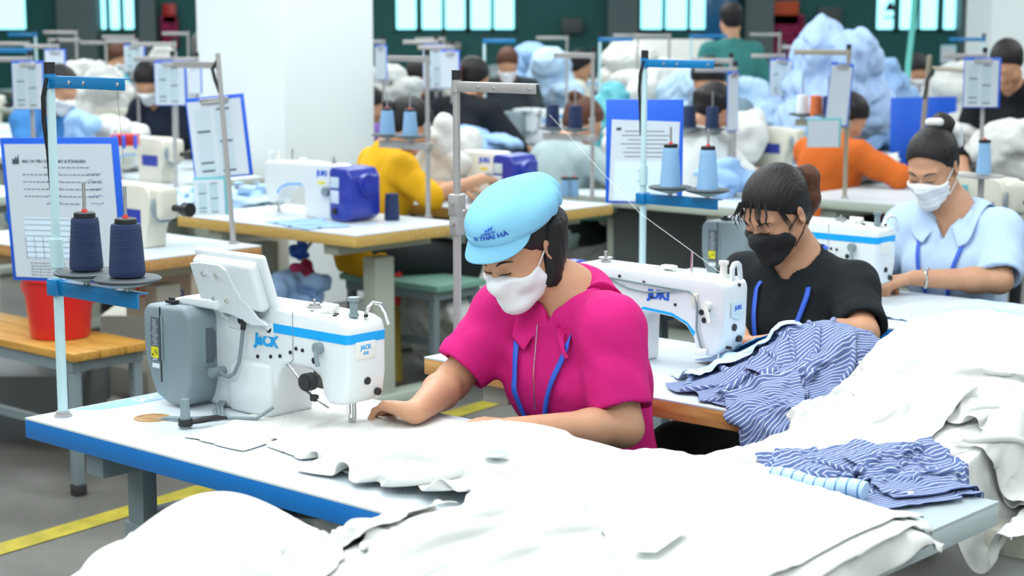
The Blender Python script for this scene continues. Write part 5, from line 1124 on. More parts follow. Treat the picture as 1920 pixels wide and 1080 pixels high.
# carton on a stool, bench, bucket
ca = thing('carton', 'white carton with an orange and blue logo under the left brown-edged table', 'box', pz(316, 586, .47), TH * .25); MB().box((0, 0, .10), (.27, .2, .20), .003).build('carton_body', 'carton', ca, 0)
text_mesh('G', .07, 'logo_orange', ca, (-.065, -.1015, .10), (1, 0, 0), (0, 0, 1), 'lettering', .0005, .003); text_mesh('GRAND', .038, 'logo_blue', ca, (.04, -.1015, .095), (1, 0, 0), (0, 0, 1), 'lettering', .0005, .001)
MB().box((-.095, -.1012, .04), (.025, .002, .02)).build('handle_slot', 'black', ca)
def stool(label, loc, rz, w, d, h, m='wood_bench', leg='frame_grey', slats=3, cat='bench', name='bench', group=None):
    r = thing(name, label, cat, loc, rz, group); t = MB()
    for i in range(slats): t.box((0, -d / 2 + d * (i + .5) / slats, h - .014), (w, d / slats - .004, .028), .003)
    t.build('seat', m, r); f = MB().box((0, -d / 2 + .03, h - .05), (w - .06, .03, .04)).box((0, d / 2 - .03, h - .05), (w - .06, .03, .04)).box((-w / 2 + .05, 0, h - .05), (.03, d - .06, .04)).box((w / 2 - .05, 0, h - .05), (.03, d - .06, .04)).box((0, 0, .18), (w - .08, .025, .03)); f.build('seat_frame', leg, r)
    for sx in (-1, 1):
        for sy in (-1, 1):
            l = MB().box((sx * (w / 2 - .05), sy * (d / 2 - .035), (h - .04) / 2), (.035, .035, h - .04), .003).build('leg', leg, r); MB().box((sx * (w / 2 - .05), sy * (d / 2 - .035), .02), (.042, .042, .04), .004).build('rubber_foot', 'rubber', l)
    return r
stool('long slatted wooden bench with grey legs under the red bucket', tuple(W(-2.27, 1.46, 0)), TH, 1.05, .32, .50)
bu = thing('bucket', 'red plastic bucket standing on the slatted bench at the left', 'bucket', tuple(W(-2.07, 1.47, .502)), 0)
MB().lathe([(0, .004), (.095, .004), (.10, 0), (.104, .01), (.112, .10), (.122, .20), (.128, .204), (.128, .214), (.121, .214), (.112, .14), (.100, .02), (0, .018)], n=48).build('bucket_body', 'plastic_red', bu)
MB().tube([(.125 * math.cos(t), -.125 * math.sin(t) * .3 - .02, .19 - .07 * math.sin(t)) for t in np.linspace(0, math.pi, 14)], .004, 8).tube([(.122, 0, .20), (.15, 0, .205), (.158, 0, .18), (.150, 0, .15), (.118, 0, .12)], .007, 8).build('handle', 'plastic_red', bu)
# things round the K table
stool('pale green stool top seen under the yellow-edged table', tuple(W(-2.35, 3.50, 0)), TH, .62, .32, .47, m=mat('stool_green', (.20, .42, .34), .5).name, leg='frame_grey', slats=1, cat='stool', name='stool')
br = thing('broom', 'straw broom with red band leaning against the pale green table leg', 'broom', pz(733, 712, .0), 0); p0 = Vector((0, 0, 0))
MB().cyl((0, 0, .0), (.02, .02, .34), .055, .022, n=14).build('bristles', mat('straw', (.34, .25, .04), .8, bump=.6, bscale=60, stretch=(6, 6, .3)).name, br); MB().cyl((.02, .02, .34), (.03, .03, .52), .026, .028, n=14).build('band', 'plastic_red', br); MB().cyl((.03, .03, .52), (.035, .04, .68), .014, .012, n=12).build('stick', 'straw', br)
def sack(label, u, v, z, r, m=FW, seed=0, name='cloth_sack', cat='sack', fine=70, h=.011, folds=.012, floor=None, Y=None, nl=16): 
    c = PZ(u, v, z) if Y is None else PY(u, v, Y); return blob_pile(name, label, cat, c, r, m, seed, h, folds, floor=floor, fine=fine, nl=nl)
sack('large white cloth sack on the floor left of the woman in pink', 845, 560, .33, (.30, .26, .28), seed=2, floor=.02)
sack('white cloth sack behind the white machine, right of the blue cap', 1160, 475, .40, (.42, .25, .22), seed=5, floor=.12)
tag(MB().box(tuple(W(-1.55, 4.55, .06)), (.8, .5, .12), .01, 2, R3).build('pallet', 'frame_mint', None), 'low pale pallet under the rear white sack', 'pallet')
blob_pile('cloth_bundle', 'pale cloth bundle low beneath the blue-edged table, behind the black cable', 'cloth', W(*PB(610, 1015, .45)), (.17, .12, .20), FW, 21, .010, .010, floor=.02)
sack('light blue cloth bundle under the table behind the raised panel', 525, 560, .42, (.20, .17, .12), 'fabric_blue', 7, floor=.3)
stool('low grey stool under the light blue bundle', tuple(PZ(530, 590, .30) * (1, 1, 0)), TH, .40, .34, .31, m='frame_grey', cat='stool', name='stool', slats=1)
bg_ = sack('pink and dark checked bag hanging from a hook under the yellow-edged table', 572, 525, .50, (.055, .04, .085), mat('bag_pink', (.35, .02, .10), .8, var=.8, vscale=14).name, 9, name='bag', cat='bag', h=.008, folds=.005)
tag(MB().tube([pz(568, 492, .57), pz(572, 470, .61), pz(585, 452, .66)], .008, 8).build('hook', 'frame_cream', None), 'pale hook holding the pink bag', 'hook')
gl = sack('bright blue cloth hanging above the pink bag', 562, 468, .62, (.035, .03, .05), 'clip_blue', 12, name='cloth', cat='cloth', h=.008, folds=.004)
# ================================================================ workers behind
hcache = {}
def shirtm(n, c): return mat('shirt_' + n, c, .85, bump=.1, bscale=150, spec=.2).name
def worker(label, u, v, face, shirt, Y=None, b=None, hair=None, mask=None, look=(0, 25, 0), sleeve=.8, skin='skin', arms=None, stand=False, h=.0105, hs=1.0, fem=True, lift=None, collar=None, extra=None, wide=1.0, legs=True, lan=None, neck=.062):
    """(u, v): where the middle of the head shows; face: heading in degrees (0 = away from the camera along the view)"""
    if Y is not None: P = PY(u, v, Y)
    else: q = PB(u, v, b); P = W(q[0], q[1], q[2])
    base_h = 1.52 if stand else 1.105
    L_ = float(np.clip(P[2] - base_h, -.12, .30)) if lift is None else lift
    hy = .04 if stand else .19; rz = math.radians(face)
    loc = (P[0] + math.sin(rz) * hy, P[1] - math.cos(rz) * hy, 0)
    z = lambda y, zz: (0, y, zz + L_)
    if stand:
        sp = dict(pelvis=(0, 0, .88 + L_ * .5), neck=(0, .0, 1.36 + L_), head=(0, .04, 1.52 + L_), knees=[(.10, .03, .48), (-.10, .03, .48)], ankles=[(.11, 0, .08), (-.11, 0, .08)], elbows=[(.27, .02, 1.06 + L_), (-.27, .02, 1.06 + L_)], wrists=[(.24, .16, .90 + L_), (-.24, .16, .90 + L_)])
    else:
        w_ = arms or [(.13, .42, .82), (-.13, .42, .82)]
        sp = dict(pelvis=(0, -.02, .56), neck=(0, .08, 1.0 + L_), head=(0, .19, 1.105 + L_), elbows=[((.23 + w_[0][0]) / 2 + .06, .17, .83 + L_ * .3), (-((.23 - w_[1][0]) / 2 + .06), .17, .83 + L_ * .3)], wrists=w_)
    sp.update(look=look, hs=hs, bw=wide, skin=skin, fem=fem, legs=legs, hands=[dict(d=(-.5, .8, -.1), n=(0, 0, -1), t=(-1, 0, 0)), dict(d=(.5, .8, -.1), n=(0, 0, -1), t=(1, 0, 0))],
              shirt=dict(mat=shirt, off=.018, sleeve=sleeve, flare=.012, folds=.004, seed=len(label), neck=neck, **({'collar': collar, 'v': .05} if collar else {})), hair=hair or dict(style='short'))
    if mask: sp['mask'] = dict(mat=mask, top=-.012, back=.03)
    if lan: sp['lanyard'] = lan
    return person('person', label, loc, rz, sp, h=h)
AW = math.degrees(TH); TWD = AW + 180
worker('woman in a mustard yellow shirt seen from behind, right of the column', 768, 238, AW - 22, shirtm('yellow', (.72, .38, .010)), b=3.62, hair=dict(style='bun', bun=(0, -.115, .03), vol=.012), look=(-14, 30, 0), sleeve=1.05, arms=[(.24, .44, .90), (-.02, .44, .84)], h=.0085)
worker('woman in a pale grey T-shirt with brown hair bun, bent over the middle row', 1092, 232, AW - 8, shirtm('grey', (.33, .42, .43)), b=4.95, hair=dict(style='bun', bun=(0, -.095, .095), vol=.012, mat='hair_brown'), look=(-32, 30, 0), sleeve=.8, arms=[(.30, .36, .85), (.0, .42, .83)], h=.0085)
worker('person in a white shirt with dark hair, seen from behind right of the tall clipboard', 1338, 205, AW - 18, shirtm('white', (.66, .68, .66)), Y=8.9, hair=dict(style='bob', len=.05, vol=.010), look=(0, 35, 0), sleeve=1.0, arms=[(.28, .36, .85), (.0, .42, .83)])
worker('man in a slate blue shirt bent over his work, right of the centre', 1330, 150, 115, shirtm('slate', (.16, .23, .28)), Y=10.2, look=(0, 40, 0), fem=False, sleeve=1.9, arms=[(.10, .42, .82), (-.16, .42, .82)])
worker('person in an orange shirt behind the steel stand with the turquoise card', 1590, 212, AW - 10, shirtm('orange', (.60, .13, .02)), Y=9.1, hair=dict(style='bob', len=.04, vol=.01), look=(-20, 40, 0), sleeve=1.2, arms=[(.38, .30, .82), (.05, .44, .80)], wide=1.1, lift=.0)
worker('man in a teal shirt standing at the back with his back turned', 1370, 38, 8, shirtm('teal', (.045, .20, .19)), Y=13.0, stand=True, fem=False, look=(0, 10, 0), sleeve=1.0, wide=1.25)
worker('man in a royal blue polo shirt and white mask, behind the blank blue clipboard', 1718, 135, 190, shirtm('royal', (.008, .035, .36)), Y=13.2, mask='mask_white', fem=False, look=(0, 30, 0), sleeve=.8)
worker('man in a black shirt bent forward at the right edge', 1888, 122, 150, shirtm('black2', (.010, .012, .015)), Y=9.2, fem=False, look=(0, 35, 0), sleeve=1.4, wide=1.15)
worker('woman in black with a long brown ponytail, back turned, left of the blue-edged far table', 888, 150, -30, shirtm('black3', (.011, .014, .018)), Y=10.2, hair=dict(style='tail', mat2='hair_brown'), look=(-10, 15, 0), sleeve=1.0, arms=[(.26, .38, .86), (-.1, .42, .82)])
worker('person with reddish hair and a white mask facing the camera at the far centre', 952, 122, 178, shirtm('darkgrey', (.03, .04, .045)), Y=13.5, mask='mask_white', hair=dict(style='short', mat='hair_brown'), look=(0, 30, 0))
worker('person in a cream shirt in profile, right of the pale blue garment heap', 1088, 125, -65, shirtm('cream', (.62, .62, .50)), Y=14.2, look=(0, 15, 0), hair=dict(style='bun', bun=(0, -.1, .06)), sleeve=1.2)
worker('person in a dark shirt beside the column, behind a steel thread stand', 782, 145, 185, shirtm('dark4', (.02, .022, .028)), Y=13.0, look=(0, 40, 0), fem=False)
worker('person in navy wearing a white mask, leaning left of the column', 278, 155, 150, shirtm('navy', (.012, .018, .035)), Y=11.0, mask='mask_white', look=(25, 40, 0), sleeve=1.9, wide=1.1)
worker('person in a blue shirt and mask at the left, behind the front thread stand', 112, 168, -120, shirtm('blue5', (.05, .20, .48)), Y=9.6, mask='mask_white', look=(0, 32, 0), sleeve=1.0, hair=dict(style='bob', len=.05))
worker('small figure with a cyan collar and white mask in the far left rows', 222, 110, -110, shirtm('cyan', (.05, .52, .62)), Y=15.0, mask='mask_white', look=(0, 25, 0), hair=dict(style='short', mat='hair_brown'))
worker('grey-haired person in a pale shirt half hidden by the left side of the column', 382, 78, 20, shirtm('pale6', (.55, .60, .60)), Y=12.5, stand=True, fem=False, look=(-30, 10, 0), hair=dict(style='short', mat=mat('hair_grey', (.12, .12, .12), .7).name), wide=1.15, lift=-.12)
worker('person in violet, mostly hidden by the right side of the column', 692, 200, AW, shirtm('violet', (.22, .12, .40)), Y=11.5, look=(-40, 25, 0), hair=dict(style='bob', len=.03), sleeve=1.0)
# ================================================================ machines, tables, stands, clipboards behind
M1 = juki_machine('sewing_machine', 'cream sewing machine with blue motor box in front of the grey T-shirt', W(-2.16, 4.0, .77), TH + math.pi, style='ivory', blue_box=True, detail=False)
table('sewing_table', 'yellow-edged table with the second blue motor box, behind the blue cap', -3.1, -1.83, 3.67, 4.29, edge='wood_yellow', leg='frame_mint', th=.045)
for i, (u, lb) in enumerate(((1060, 'left one of the two short pale blue cones behind the blue cap'), (1077, 'right one of the two short pale blue cones behind the blue cap'))): cone(lb, pz(u, 369), 'thread_sky', .085, .021, .019)
s4 = thread_stand('steel thread stand with two navy cones in front of the grey T-shirt', pz(1110, 375), TH, H=.70, col='pole_steel', arm='pole_steel', flip=-1, tray_z=.30, top_len=.24, low_len=.30, detail=False)
for d_, lb in ((.105, 'navy cone nearest the pole, before the brown hair bun'), (.245, 'navy cone at the outer end, before the grey T-shirt')): cone(lb, tuple(np.array(pz(1110, 375)) - E1 * d_ + (0, 0, .32)), 'thread_navy', .12, .036, .030, cap=False)
s6 = thread_stand('steel thread stand with two navy cones before the person in the white shirt', tuple(PY(1367, 320, 8.6) * (1, 1, 0) + np.array([0, 0, .77])), TH, H=.56 + PY(1367, 320, 8.6)[2] - .77, col='pole_steel', arm='pole_steel', flip=-1, tray_z=.17 + PY(1367, 320, 8.6)[2] - .77, top_len=.24, low_len=.30, detail=False)
for d_, lb in ((.105, 'navy cone nearest the pole, behind the tall clipboard'), (.245, 'navy cone at the outer end, behind the tall clipboard')): cone(lb, tuple(PY(1367, 320, 8.6) - E1 * d_ + (0, 0, .19)), 'thread_navy', .12, .036, .030, cap=False)
q7 = PY(1585, 322, 8.3)
s7 = thread_stand('tan thread stand with white, orange and navy cones before the orange shirt', (q7[0], q7[1], .77), TH, H=.585 + q7[2] - .77, col=mat('pole_tan', (.36, .32, .24), .4, metal=.3).name, arm='pole_tan', flip=-1, tray_z=.235 + q7[2] - .77, top_len=.30, low_len=.28, detail=False)
for d_, m_, lb in ((.10, 'thread_navy', 'navy cone on the tan stand'), (.17, 'thread_orange', 'small orange cone on the tan stand'), (.245, 'thread_white', 'white cone on the tan stand')): cone(lb, tuple(q7 - E1 * d_ + (0, 0, .255)), m_, .10, .030, .027, cap=False)
clip_px('blue-edged chart hanging tilted from the tan stand', 1556, 1604, 118, 236, 8.25, yaw=.5, roll=.10, kind='x'); clip_px('turquoise card with a pale slip on the tan stand', 1514, 1578, 222, 276, 8.2, back='teal_card', name='card', cat='card', clip=False, kind='x')
q8 = PY(1735, 250, 6.6)
s8 = thing('thread_stand', 'leaning tan stand holding a blank blue clipboard above the hair bun', 'thread stand', tuple(PZ(1722, 330, .77)), 0); b8 = PZ(1722, 330, .77); tp8 = PY(1743, 104, b8[1] - .1) - b8
MB().cyl((0, 0, 0), tuple(tp8), .013, n=16).build('pole', 'pole_tan', s8); a8 = PY(1748, 128, b8[1] - .12) - b8; e8 = PY(1866, 136, b8[1] - .25) - b8; MB().cyl(tuple(a8), tuple(e8), .012, n=4).build('top_arm', 'pole_tan', s8); MB().tube([tuple(a8 + (.0, -.02, 0)), tuple(a8 + (-.03, -.02, -.06)), tuple(a8 + (-.04, -.01, -.16))], .008, 6).build('black_cord', 'black', s8)
clip_px('large blank blue clipboard behind the hair bun', 1670, 1794, 182, 340, b8[1] + .12, kind='x', clip=False, roll=-.02)
for o in list(COL.objects):
    if o.parent is not None and o.name.startswith('paper_sheet') and o.parent.get('label') == 'large blank blue clipboard behind the hair bun': bpy.data.objects.remove(o)
cone('pale blue cone on a grey disc at the right, beside the hair bun', tuple(PY(1844, 326, 6.4)), 'thread_sky', .115, .027, .020)
tag(MB().lathe([(0, -.012), (.05, -.004), (.085, 0), (.085, .005), (0, .006)], tuple(PY(1840, 331, 6.42)), 32).cyl(tuple(PY(1840, 331, 6.42)), tuple(PY(1840, 331, 6.42) - np.array([0, 0, .27])), .012, n=12).build('spool_disc', 'pole_steel', None), 'grey spool disc under the right-hand pale blue cone', 'spool disc')
cone('navy cone standing on the table at the right edge', tuple(PZ(1902, 476, .77)), 'thread_navy', .118, .037, .034)
table('sewing_table', 'white brown-edged table cut by the right edge of the picture', .33, 1.4, 3.72, 4.34, edge='wood_brown', leg='frame_cream')
# short helper for the far stands
T0 = table('sewing_table', 'pale far table in the left rows behind the front clipboard', 0, 1.15, 0, .6, loc=tuple(PZ(60, 255, .77) * (1, 1, 0)), edge='frame_mint', leg='frame_mint')
TABS = []
def far_table(label, x, y, rz=TH):
    for o in COL.objects:
        if o.get('category') == 'table' and (o.location.x - x) ** 2 + (o.location.y - y) ** 2 < .62: return None
    return dup(T0, (x, y, 0), rz, ' '.join(label.split(' ')[:16]))
def far_stand(label, u, v, Y, flip=1, col='pole_steel', arm='pole_steel', down=.62, L_=.26, tray=False, group=None):
    p = PY(u, v, Y); down = p[2] - .77; far_table('far white table carrying the ' + label.split(' ', 1)[0] + ' ' + ' '.join(label.split(' ')[1:11]), p[0] - .25, p[1], TH)
    return thread_stand(label, (p[0], p[1], p[2] - down), 0 if abs(flip) < 2 else TH, H=down, col=col, arm=arm, flip=1 if flip > 0 else -1, tray=tray, top_len=L_, detail=False, low_len=.27, tray_z=down * .42)
far_stand('blue-armed stand in front of the far middle window', 908, 68, 10.6, 1, 'pole_mint', 'stand_blue', .72, .19)
far_stand('blue-armed stand between the middle and right windows', 1125, 66, 11.5, 1, 'pole_mint', 'stand_blue', .6, .22)
far_stand('blue-armed stand facing left beside the white wall at the upper right', 1845, 66, 12.0, -1, 'pole_mint', 'stand_blue', .6, .24)
far_stand('blue-armed stand beside the man in teal', 1296, 60, 12.5, 1, 'pole_mint', 'stand_blue', .6, .26)
far_stand('blue-armed stand cut by the left edge', -28, 84, 8.8, 1, 'pole_mint', 'stand_blue', .6, .24)
far_stand('faint blue-armed stand below the first window', 66, 58, 14.0, -1, 'pole_mint', 'stand_blue', .6, .22)
for i, (u, v, Y, f_, lb) in enumerate([(52, 74, 11.5, -1, 'grey stand at the far left under the first window'), (92, 68, 13, 1, 'grey stand right of the first window'), (142, 54, 14, -1, 'tall grey stand before the grey pilaster'), (198, 73, 13.5, -1, 'thin grey stand before the second window'), (251, 62, 12.5, -1, 'grey stand right under the second window'), (327, 74, 10.5, -1, 'grey stand left of the column'), (352, 56, 13.5, -1, 'short grey stand touching the column'), (1063, 64, 13, -1, 'grey stand below the dark wall box'), (1255, 60, 13, -1, 'grey stand before the third window'), (1196, 60, 14, -1, 'slanting grey stand before the third window'), (1462, 58, 13.5, -1, 'grey stand right of the man in teal'), (1470, 80, 11, 1, 'grey stand before the big blue garment heap'), (832, 66, 12, -1, 'grey stand before the middle window')]):
    far_stand(lb, u, v, Y, f_, L_=.2 + .03 * (i % 3))
for a_ in [('blue clipboard on the grey stand left of the column', 288, 350, 114, 198, 8.8, -.1), ('clipboard at the far left behind the front stand', 22, 82, 114, 206, 8.2, .1), ('small clipboard before the second window', 232, 272, 83, 134, 11, 0), ('pale clipboard behind the far left one', 84, 122, 92, 138, 10.5, .2), ('bright blue clipboard right of the column', 793, 834, 84, 166, 10.4, 0), ('pale clipboard overlapping the bright blue one', 826, 862, 94, 166, 10.0, .15), ('pale clipboard at the left side of the column', 352, 378, 116, 176, 9.6, 0), ('clipboard above the white overlock machines', 1444, 1488, 110, 180, 10.5, 0), ('chart clipboard before the man in black', 1808, 1878, 108, 202, 8.2, 0), ('clipboard seen nearly edge on behind the navy cones', 1362, 1388, 134, 246, 8.4, 1.0), ('pale clipboard at the right side of the column', 703, 726, 84, 150, 10.8, 0)]:
    clip_px(a_[0], *a_[1:6], yaw=a_[6], kind='grid' if a_[2] - a_[1] > 38 else 'x')
    far_stand('thin stand behind the ' + a_[0], (a_[1] + a_[2]) / 2 + 4, a_[3] - 14, a_[5] + .05, -1, L_=.2)
# machines: one detailed copy of each kind, then object copies
def bgm(src, label, loc, rz): o = dup(src, loc, rz, label); return o
MC = [o for o in COL.objects if o.get('label', '').startswith('cream sewing machine with round')][0]; MJ = [o for o in COL.objects if o.get('label', '').startswith('white sewing machine with cyan stripe, mostly')][0]; MW = [o for o in COL.objects if o.get('label', '').startswith('white sewing machine with looping')][0]
T3 = table('sewing_table', 'brown-edged table under the cream machine in front of the orange shirt', -3.0, -2.0, 5.68, 6.85, edge='wood_brown', leg='frame_cream')
bgm(MC, 'cream sewing machine at the elbow of the person in white', pz(1500, 318), TH + math.pi)
bgm(MW, 'small white sewing machine between the yellow shirt and the steel stand', pz(790, 302), TH)
tb = table('sewing_table', 'far table with bright blue edge behind the blue cap', 0, 1.1, 0, .6, loc=tuple(PZ(930, 275, 0.77) * (1, 1, 0) + np.array([0, .25, 0])), rz=-.12)
bgm(MJ, 'white sewing machine with grey motor box on the far blue-edged table', pz(965, 268), -.5)
spots = [('white machine with cyan stripe beyond the white-shirted person', MJ, 1395, 262, TH), ('cream overlock-style machine at the right edge behind the light blue shirt', MC, 1912, 455, TH + 2.6), ('cream machine under the far left window', MC, 60, 168, TH), ('cream machine in the left rows, head toward the column', MC, 170, 262, TH), ('white machine in the left rows under the tilted clipboard', MW, 252, 205, TH + .3), ('cream machine behind the cream handwheel machine', MC, 335, 345, TH + math.pi), ('white machine far behind the yellow shirt', MW, 730, 210, TH), ('cream machine before the far middle window', MC, 850, 148, TH), ('white machine beside the cream-shirted person', MW, 1135, 160, TH), ('pale machine behind the slate blue shirt', MW, 1240, 190, TH), ('white machine left of the blue polo shirt', MJ, 1610, 205, TH), ('white machine under the chart clipboard at the right', MW, 1830, 240, TH), ('cream machine beneath the big blue garment heap', MC, 1500, 190, TH), ('cream machine in the far left corner row', MC, 5, 232, TH + math.pi)] + [(l_, m_, u_, v_, TH + r_) for l_, m_, u_, v_, r_ in (('white machine beneath the third window', MW, 1225, 132, 0), ('pale machine left of the man in teal', MC, 1290, 150, 0), ('white machine between the man in teal and the blue heap', MJ, 1425, 212, 0), ('cream machine right of the blue garment heap', MC, 1640, 172, 0), ('white machine behind the blue polo shirt', MW, 1760, 150, 0), ('cream machine far right beneath the chart', MC, 1880, 200, 3.14), ('white machine before the second window', MW, 210, 132, 0), ('cream machine below the first clipboard', MC, 110, 205, 3.14), ('cream machine between the navy shirt and the column', MC, 330, 215, 0), ('white machine below the middle window', MW, 915, 138, 0), ('cream machine left of the pale blue heap', MC, 1000, 150, 0), ('white machine at the shoulder of the cream shirt', MJ, 1065, 190, 0), ('small machine far behind the steel stand', MC, 815, 185, 0))]
for lb, src, u, v, rz in spots:
    v = max(v, 154)
    o = bgm(src, lb, pz(u, v), rz)
    if Vector(pz(u, v)).y > 8.2 and 'right edge' not in lb: P_ = Vector(pz(u, v)); d_ = Matrix.Rotation(rz, 3, 'Z') @ Vector((.27, 0, 0)); far_table('table under the ' + lb, P_.x + d_.x, P_.y + d_.y, rz)
far_table('far table carrying the tan thread stand', q7[0] - .1, q7[1] + .1); q6 = PY(1367, 320, 8.6); far_table('far table carrying the steel stand before the white shirt', q6[0] - .2, q6[1] + .1)
# garment heaps on the far tables
hp_ = [('huge light blue garment heap at the back right', 1562, 112, 10.5, (.27, .27, .27), 'stripe_light'), ('tall blue garment heap behind the huge one', 1625, 130, 11.5, (.22, .3, .26), 'fabric_blue'), ('pale blue garment heap below the dark wall box', 1035, 118, 14.0, (.22, .2, .13), 'fabric_lightblue'), ('blue garment heap right of the red-haired person', 995, 112, 14.5, (.12, .2, .08), 'fabric_blue'), ('pale blue garments beside the slate blue shirt', 1290, 178, 10.8, (.20, .2, .12), 'fabric_lightblue'), ('turquoise cloth behind the grey T-shirt', 1150, 180, 11.2, (.14, .15, .09), 'teal_card'),
       ('white garments before the grey T-shirt', 1165, 265, 9.0, (.12, .12, .13), FW), ('white garments beside the yellow shirt', 838, 270, 8.3, (.12, .12, .14), FW), ('blue cloth folded on the far blue-edged table', 905, 258, 9.9, (.16, .14, .04), 'fabric_blue'), ('white cloth on the table in front of the orange shirt', 1600, 305, 9.2, (.2, .2, .05), FW), ('white and blue cloth at the elbow of the white-shirted person', 1360, 325, 8.4, (.13, .1, .05), 'fabric_blue'), ('white garments at the right beneath the chart', 1835, 228, 9.4, (.22, .2, .09), FW),
       ('light blue cloth point held up in the left rows', 150, 222, 9.4, (.10, .06, .10), 'fabric_blue'), ('white garments in the left rows', 215, 248, 9.8, (.2, .15, .07), FW), ('white cloth on the column-side table', 430, 378, 8.2, (.28, .15, .03), 'fabric_lightblue'), ('cream garments far left', 150, 112, 13.5, (.28, .2, .14), 'fabric_white'), ('white garments below the second window', 195, 140, 12.5, (.3, .2, .12), FW), ('white garments beside the far column', 320, 120, 13.0, (.16, .2, .10), FW), ('white garments right of the column', 735, 150, 12.0, (.22, .2, .10), FW), ('pale garments at the far right', 1800, 165, 12.5, (.3, .2, .16), FW), ('white garments beneath the chart clipboard', 1420, 168, 12.0, (.16, .2, .09), 'fabric_lightblue'), ('white garments along the far centre row', 1220, 140, 13.0, (.3, .2, .09), FW), ('pale stack before the man in teal', 1180, 112, 14.5, (.3, .2, .09), 'machine_ivory'), ('white paper and cloth before the man in black', 1890, 232, 8.8, (.16, .12, .05), FW), ('white cloth by the hands of the slate blue shirt', 1400, 195, 10.0, (.16, .12, .05), FW)]
for i, (lb, u, v, Y, r, m) in enumerate(hp_):
    P_ = PY(u, v, Y); r = (r[0], r[1], r[2] if r[2] > .1 else r[2]); zc_ = P_[2]
    if zc_ - r[2] * .8 > .80: cz = (zc_ + r[2] + .77) / 2; r = (r[0], r[1], (zc_ + r[2] - .77) / 2); v = PR((P_[0], P_[1], cz))[1]
    if zc_ > .72 and Y > 8.9: far_table('table under the ' + lb, P_[0], P_[1], TH)
    sack(lb, u, v, 0, r, m, 30 + i, name='garment_heap', cat='garment heap', Y=Y, h=.012, folds=.011 if i > 1 else .020, fine=70 if i > 1 else 60, nl=16 if i > 1 else 12)
# assorted
bo = thing('bottle', 'blue bottle with white cap between the clipboard and the woman in black', 'bottle', tuple(PZ(1295, 324, .77)), 0); far_table('far table under the blue bottle', *(PZ(1330, 326, .77)[:2] + np.array([.2, .2]))); MB().lathe([(0, 0), (.034, 0), (.038, .01), (.038, .12), (.030, .145), (.015, .16), (.015, .17), (0, .17)], n=28).build('bottle_body', 'box_blue', bo); MB().cyl((0, 0, .165), (0, 0, .188), .018, n=20).build('cap', 'machine_white', bo)
stool('yellow slatted bench with grey legs behind the ponytail', tuple(PZ(1635, 376, .48) * (1, 1, 0)), TH + 1.2, .75, .34, .48, m='wood_yellow')
tag(MB().box(tuple(PY(1672, 425, 8.6)), (.07, .2, .3), .01).build('red_panel', 'plastic_red', None), 'red panel beyond the light blue shirt', 'panel')
tag(MB().box(tuple(PY(1820, 375, 6.9)), (.085, .01, .12), .002).build('card', 'teal_card', None), 'turquoise card beside the neck of the woman in light blue', 'card')
tag(MB().box(tuple(PY(235, 262, 9.0)), (.13, .10, .06), .006).build('pouch', 'plastic_red', None), 'red pouch with blue clips hanging at the left table edge', 'pouch')
for i, u in enumerate((216, 232, 254)): tag(MB().box(tuple(PY(u, 266, 8.93)), (.016, .02, .07), .004).build('blue_clip', 'clip_blue', None), ['leftmost', 'middle', 'rightmost'][i] + ' blue clip on the red pouch', 'clip')
tag(MB().box(tuple(PY(60, 760, 6.9)), (.52, .5, .34), .01).build('metal_cabinet', mat('dark_grey', (.10, .115, .12), .5).name, None), 'low dark grey cabinet beyond the bench legs', 'cabinet')
tag(MB().box(tuple(PY(330, 650, 7.4) ), (.55, .4, .34), .01).build('wooden_crate', 'frame_cream', None), 'pale crate on the floor behind the grey motor box', 'crate')
tag(MB().box(tuple(PY(470, 520, 8.6)), (.35, .3, .7), .01).build('shelf_unit', 'frame_cream', None), 'pale shelf unit behind the raised panel', 'shelf')
tag(MB().box(tuple(PY(1240, 455, 8.8)), (.5, .4, .38), .02).build('storage_crate', 'dark_grey', None), 'dark crate beneath the far table, behind the blue-armed stand', 'crate')
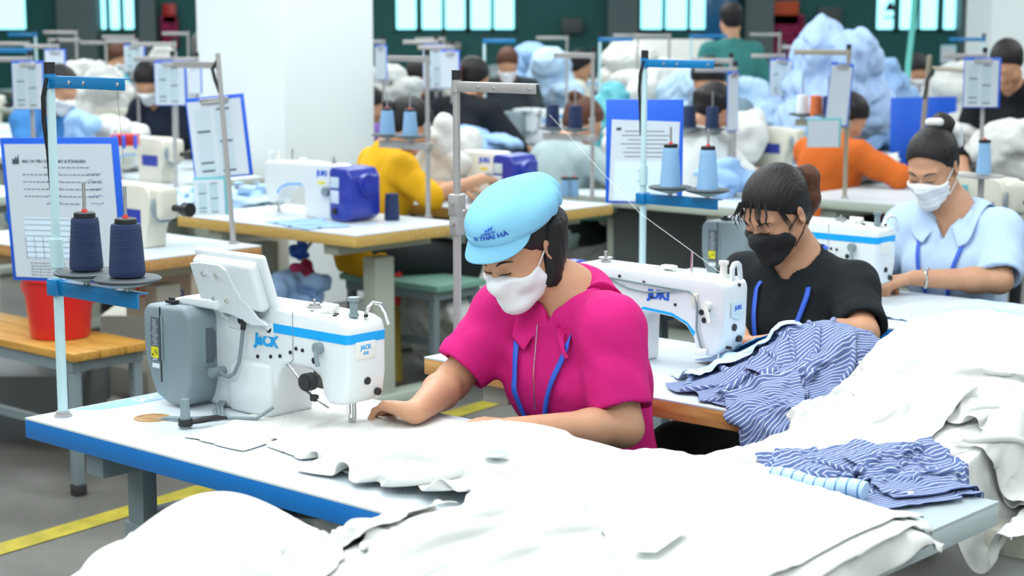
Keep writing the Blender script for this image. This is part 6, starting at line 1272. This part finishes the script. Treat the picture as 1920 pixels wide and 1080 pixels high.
tag(MB().box(tuple(PY(1150, 405, 9.2)), (.36, .3, .22), .02).build('dark_bag', 'black', None), 'dark bag on the shelf behind the white sack', 'bag')
tag(MB().box(tuple(PY(1190, 400, 9.0)), (1.0, .4, .03), .004).build('shelf_board', 'stool_green', None), 'pale green shelf board below the clipboards at centre', 'shelf')
tag(MB().box(tuple(PY(830, 86, 26.7)), (.55, .06, .10)).build('wall_vent', 'frame_cream', None), 'striped vent plate under the middle window', 'vent')
for lb, u, v, w, hh, m in (('red notice on the far left wall', 318, 25, .12, .18, 'plastic_red'), ('dark red cabinet below the notice', 318, 60, .16, .3, 'bag_pink'), ('dark wall box right of the middle window', 1073, 48, .2, .14, 'dark_grey'), ('orange notice on the wall behind the heap', 1465, 24, .32, .22, 'logo_orange'), ('dark red board beneath the orange notice', 1465, 70, .42, .42, 'bag_pink'), ('dark wall box above the blue heap', 1555, 40, .22, .26, 'dark_grey'), ('blue notice by the third window', 1352, 20, .3, .6, 'stand_blue')):
    tag(MB().box(tuple(PY(u, v, 26.75)), (w * 1.6, .06, hh * 1.6), .005).build('wall_notice' if 'notice' in lb else 'wall_box', m, None), lb, 'notice' if 'notice' in lb else 'box')
tag(MB().tube([tuple(PY(1718, -40, 12)), tuple(PY(1710, 60, 12)), tuple(PY(1703, 120, 11.9)), tuple(PY(1700, 190, 11.8))], .02, 10).build('hanging_tube', mat('tube_green', (.10, .50, .42), .5).name, None), 'green tube hanging from above before the right window', 'tube')
cu = clip_px('small wall chart with red grid right of the green tube', 1764, 1794, 84, 118, 16.0, back='teal_card', kind='x', name='wall_chart', cat='chart', clip=False)
tag(MB().box(tuple(PY(1240, 120, 16) * (1, 1, 0) + np.array([0, 0, .72])), (.9, .4, 1.44), .02).build('paper_stack', 'machine_ivory', None), 'pale boxes behind the blue-armed stand at centre', 'box')
tag(MB().prism([(-.09, 0), (.09, 0), (0, .16)], 0, .01).box((0, .005, -.10), (.2, .01, .03)).build('window_sign', 'black', None), 'black arrow sign on the right window', 'sign'); bpy.data.objects[[o.name for o in COL.objects if o.name.startswith('window_sign')][0]].location = tuple(PY(1669, 20, 26.85))
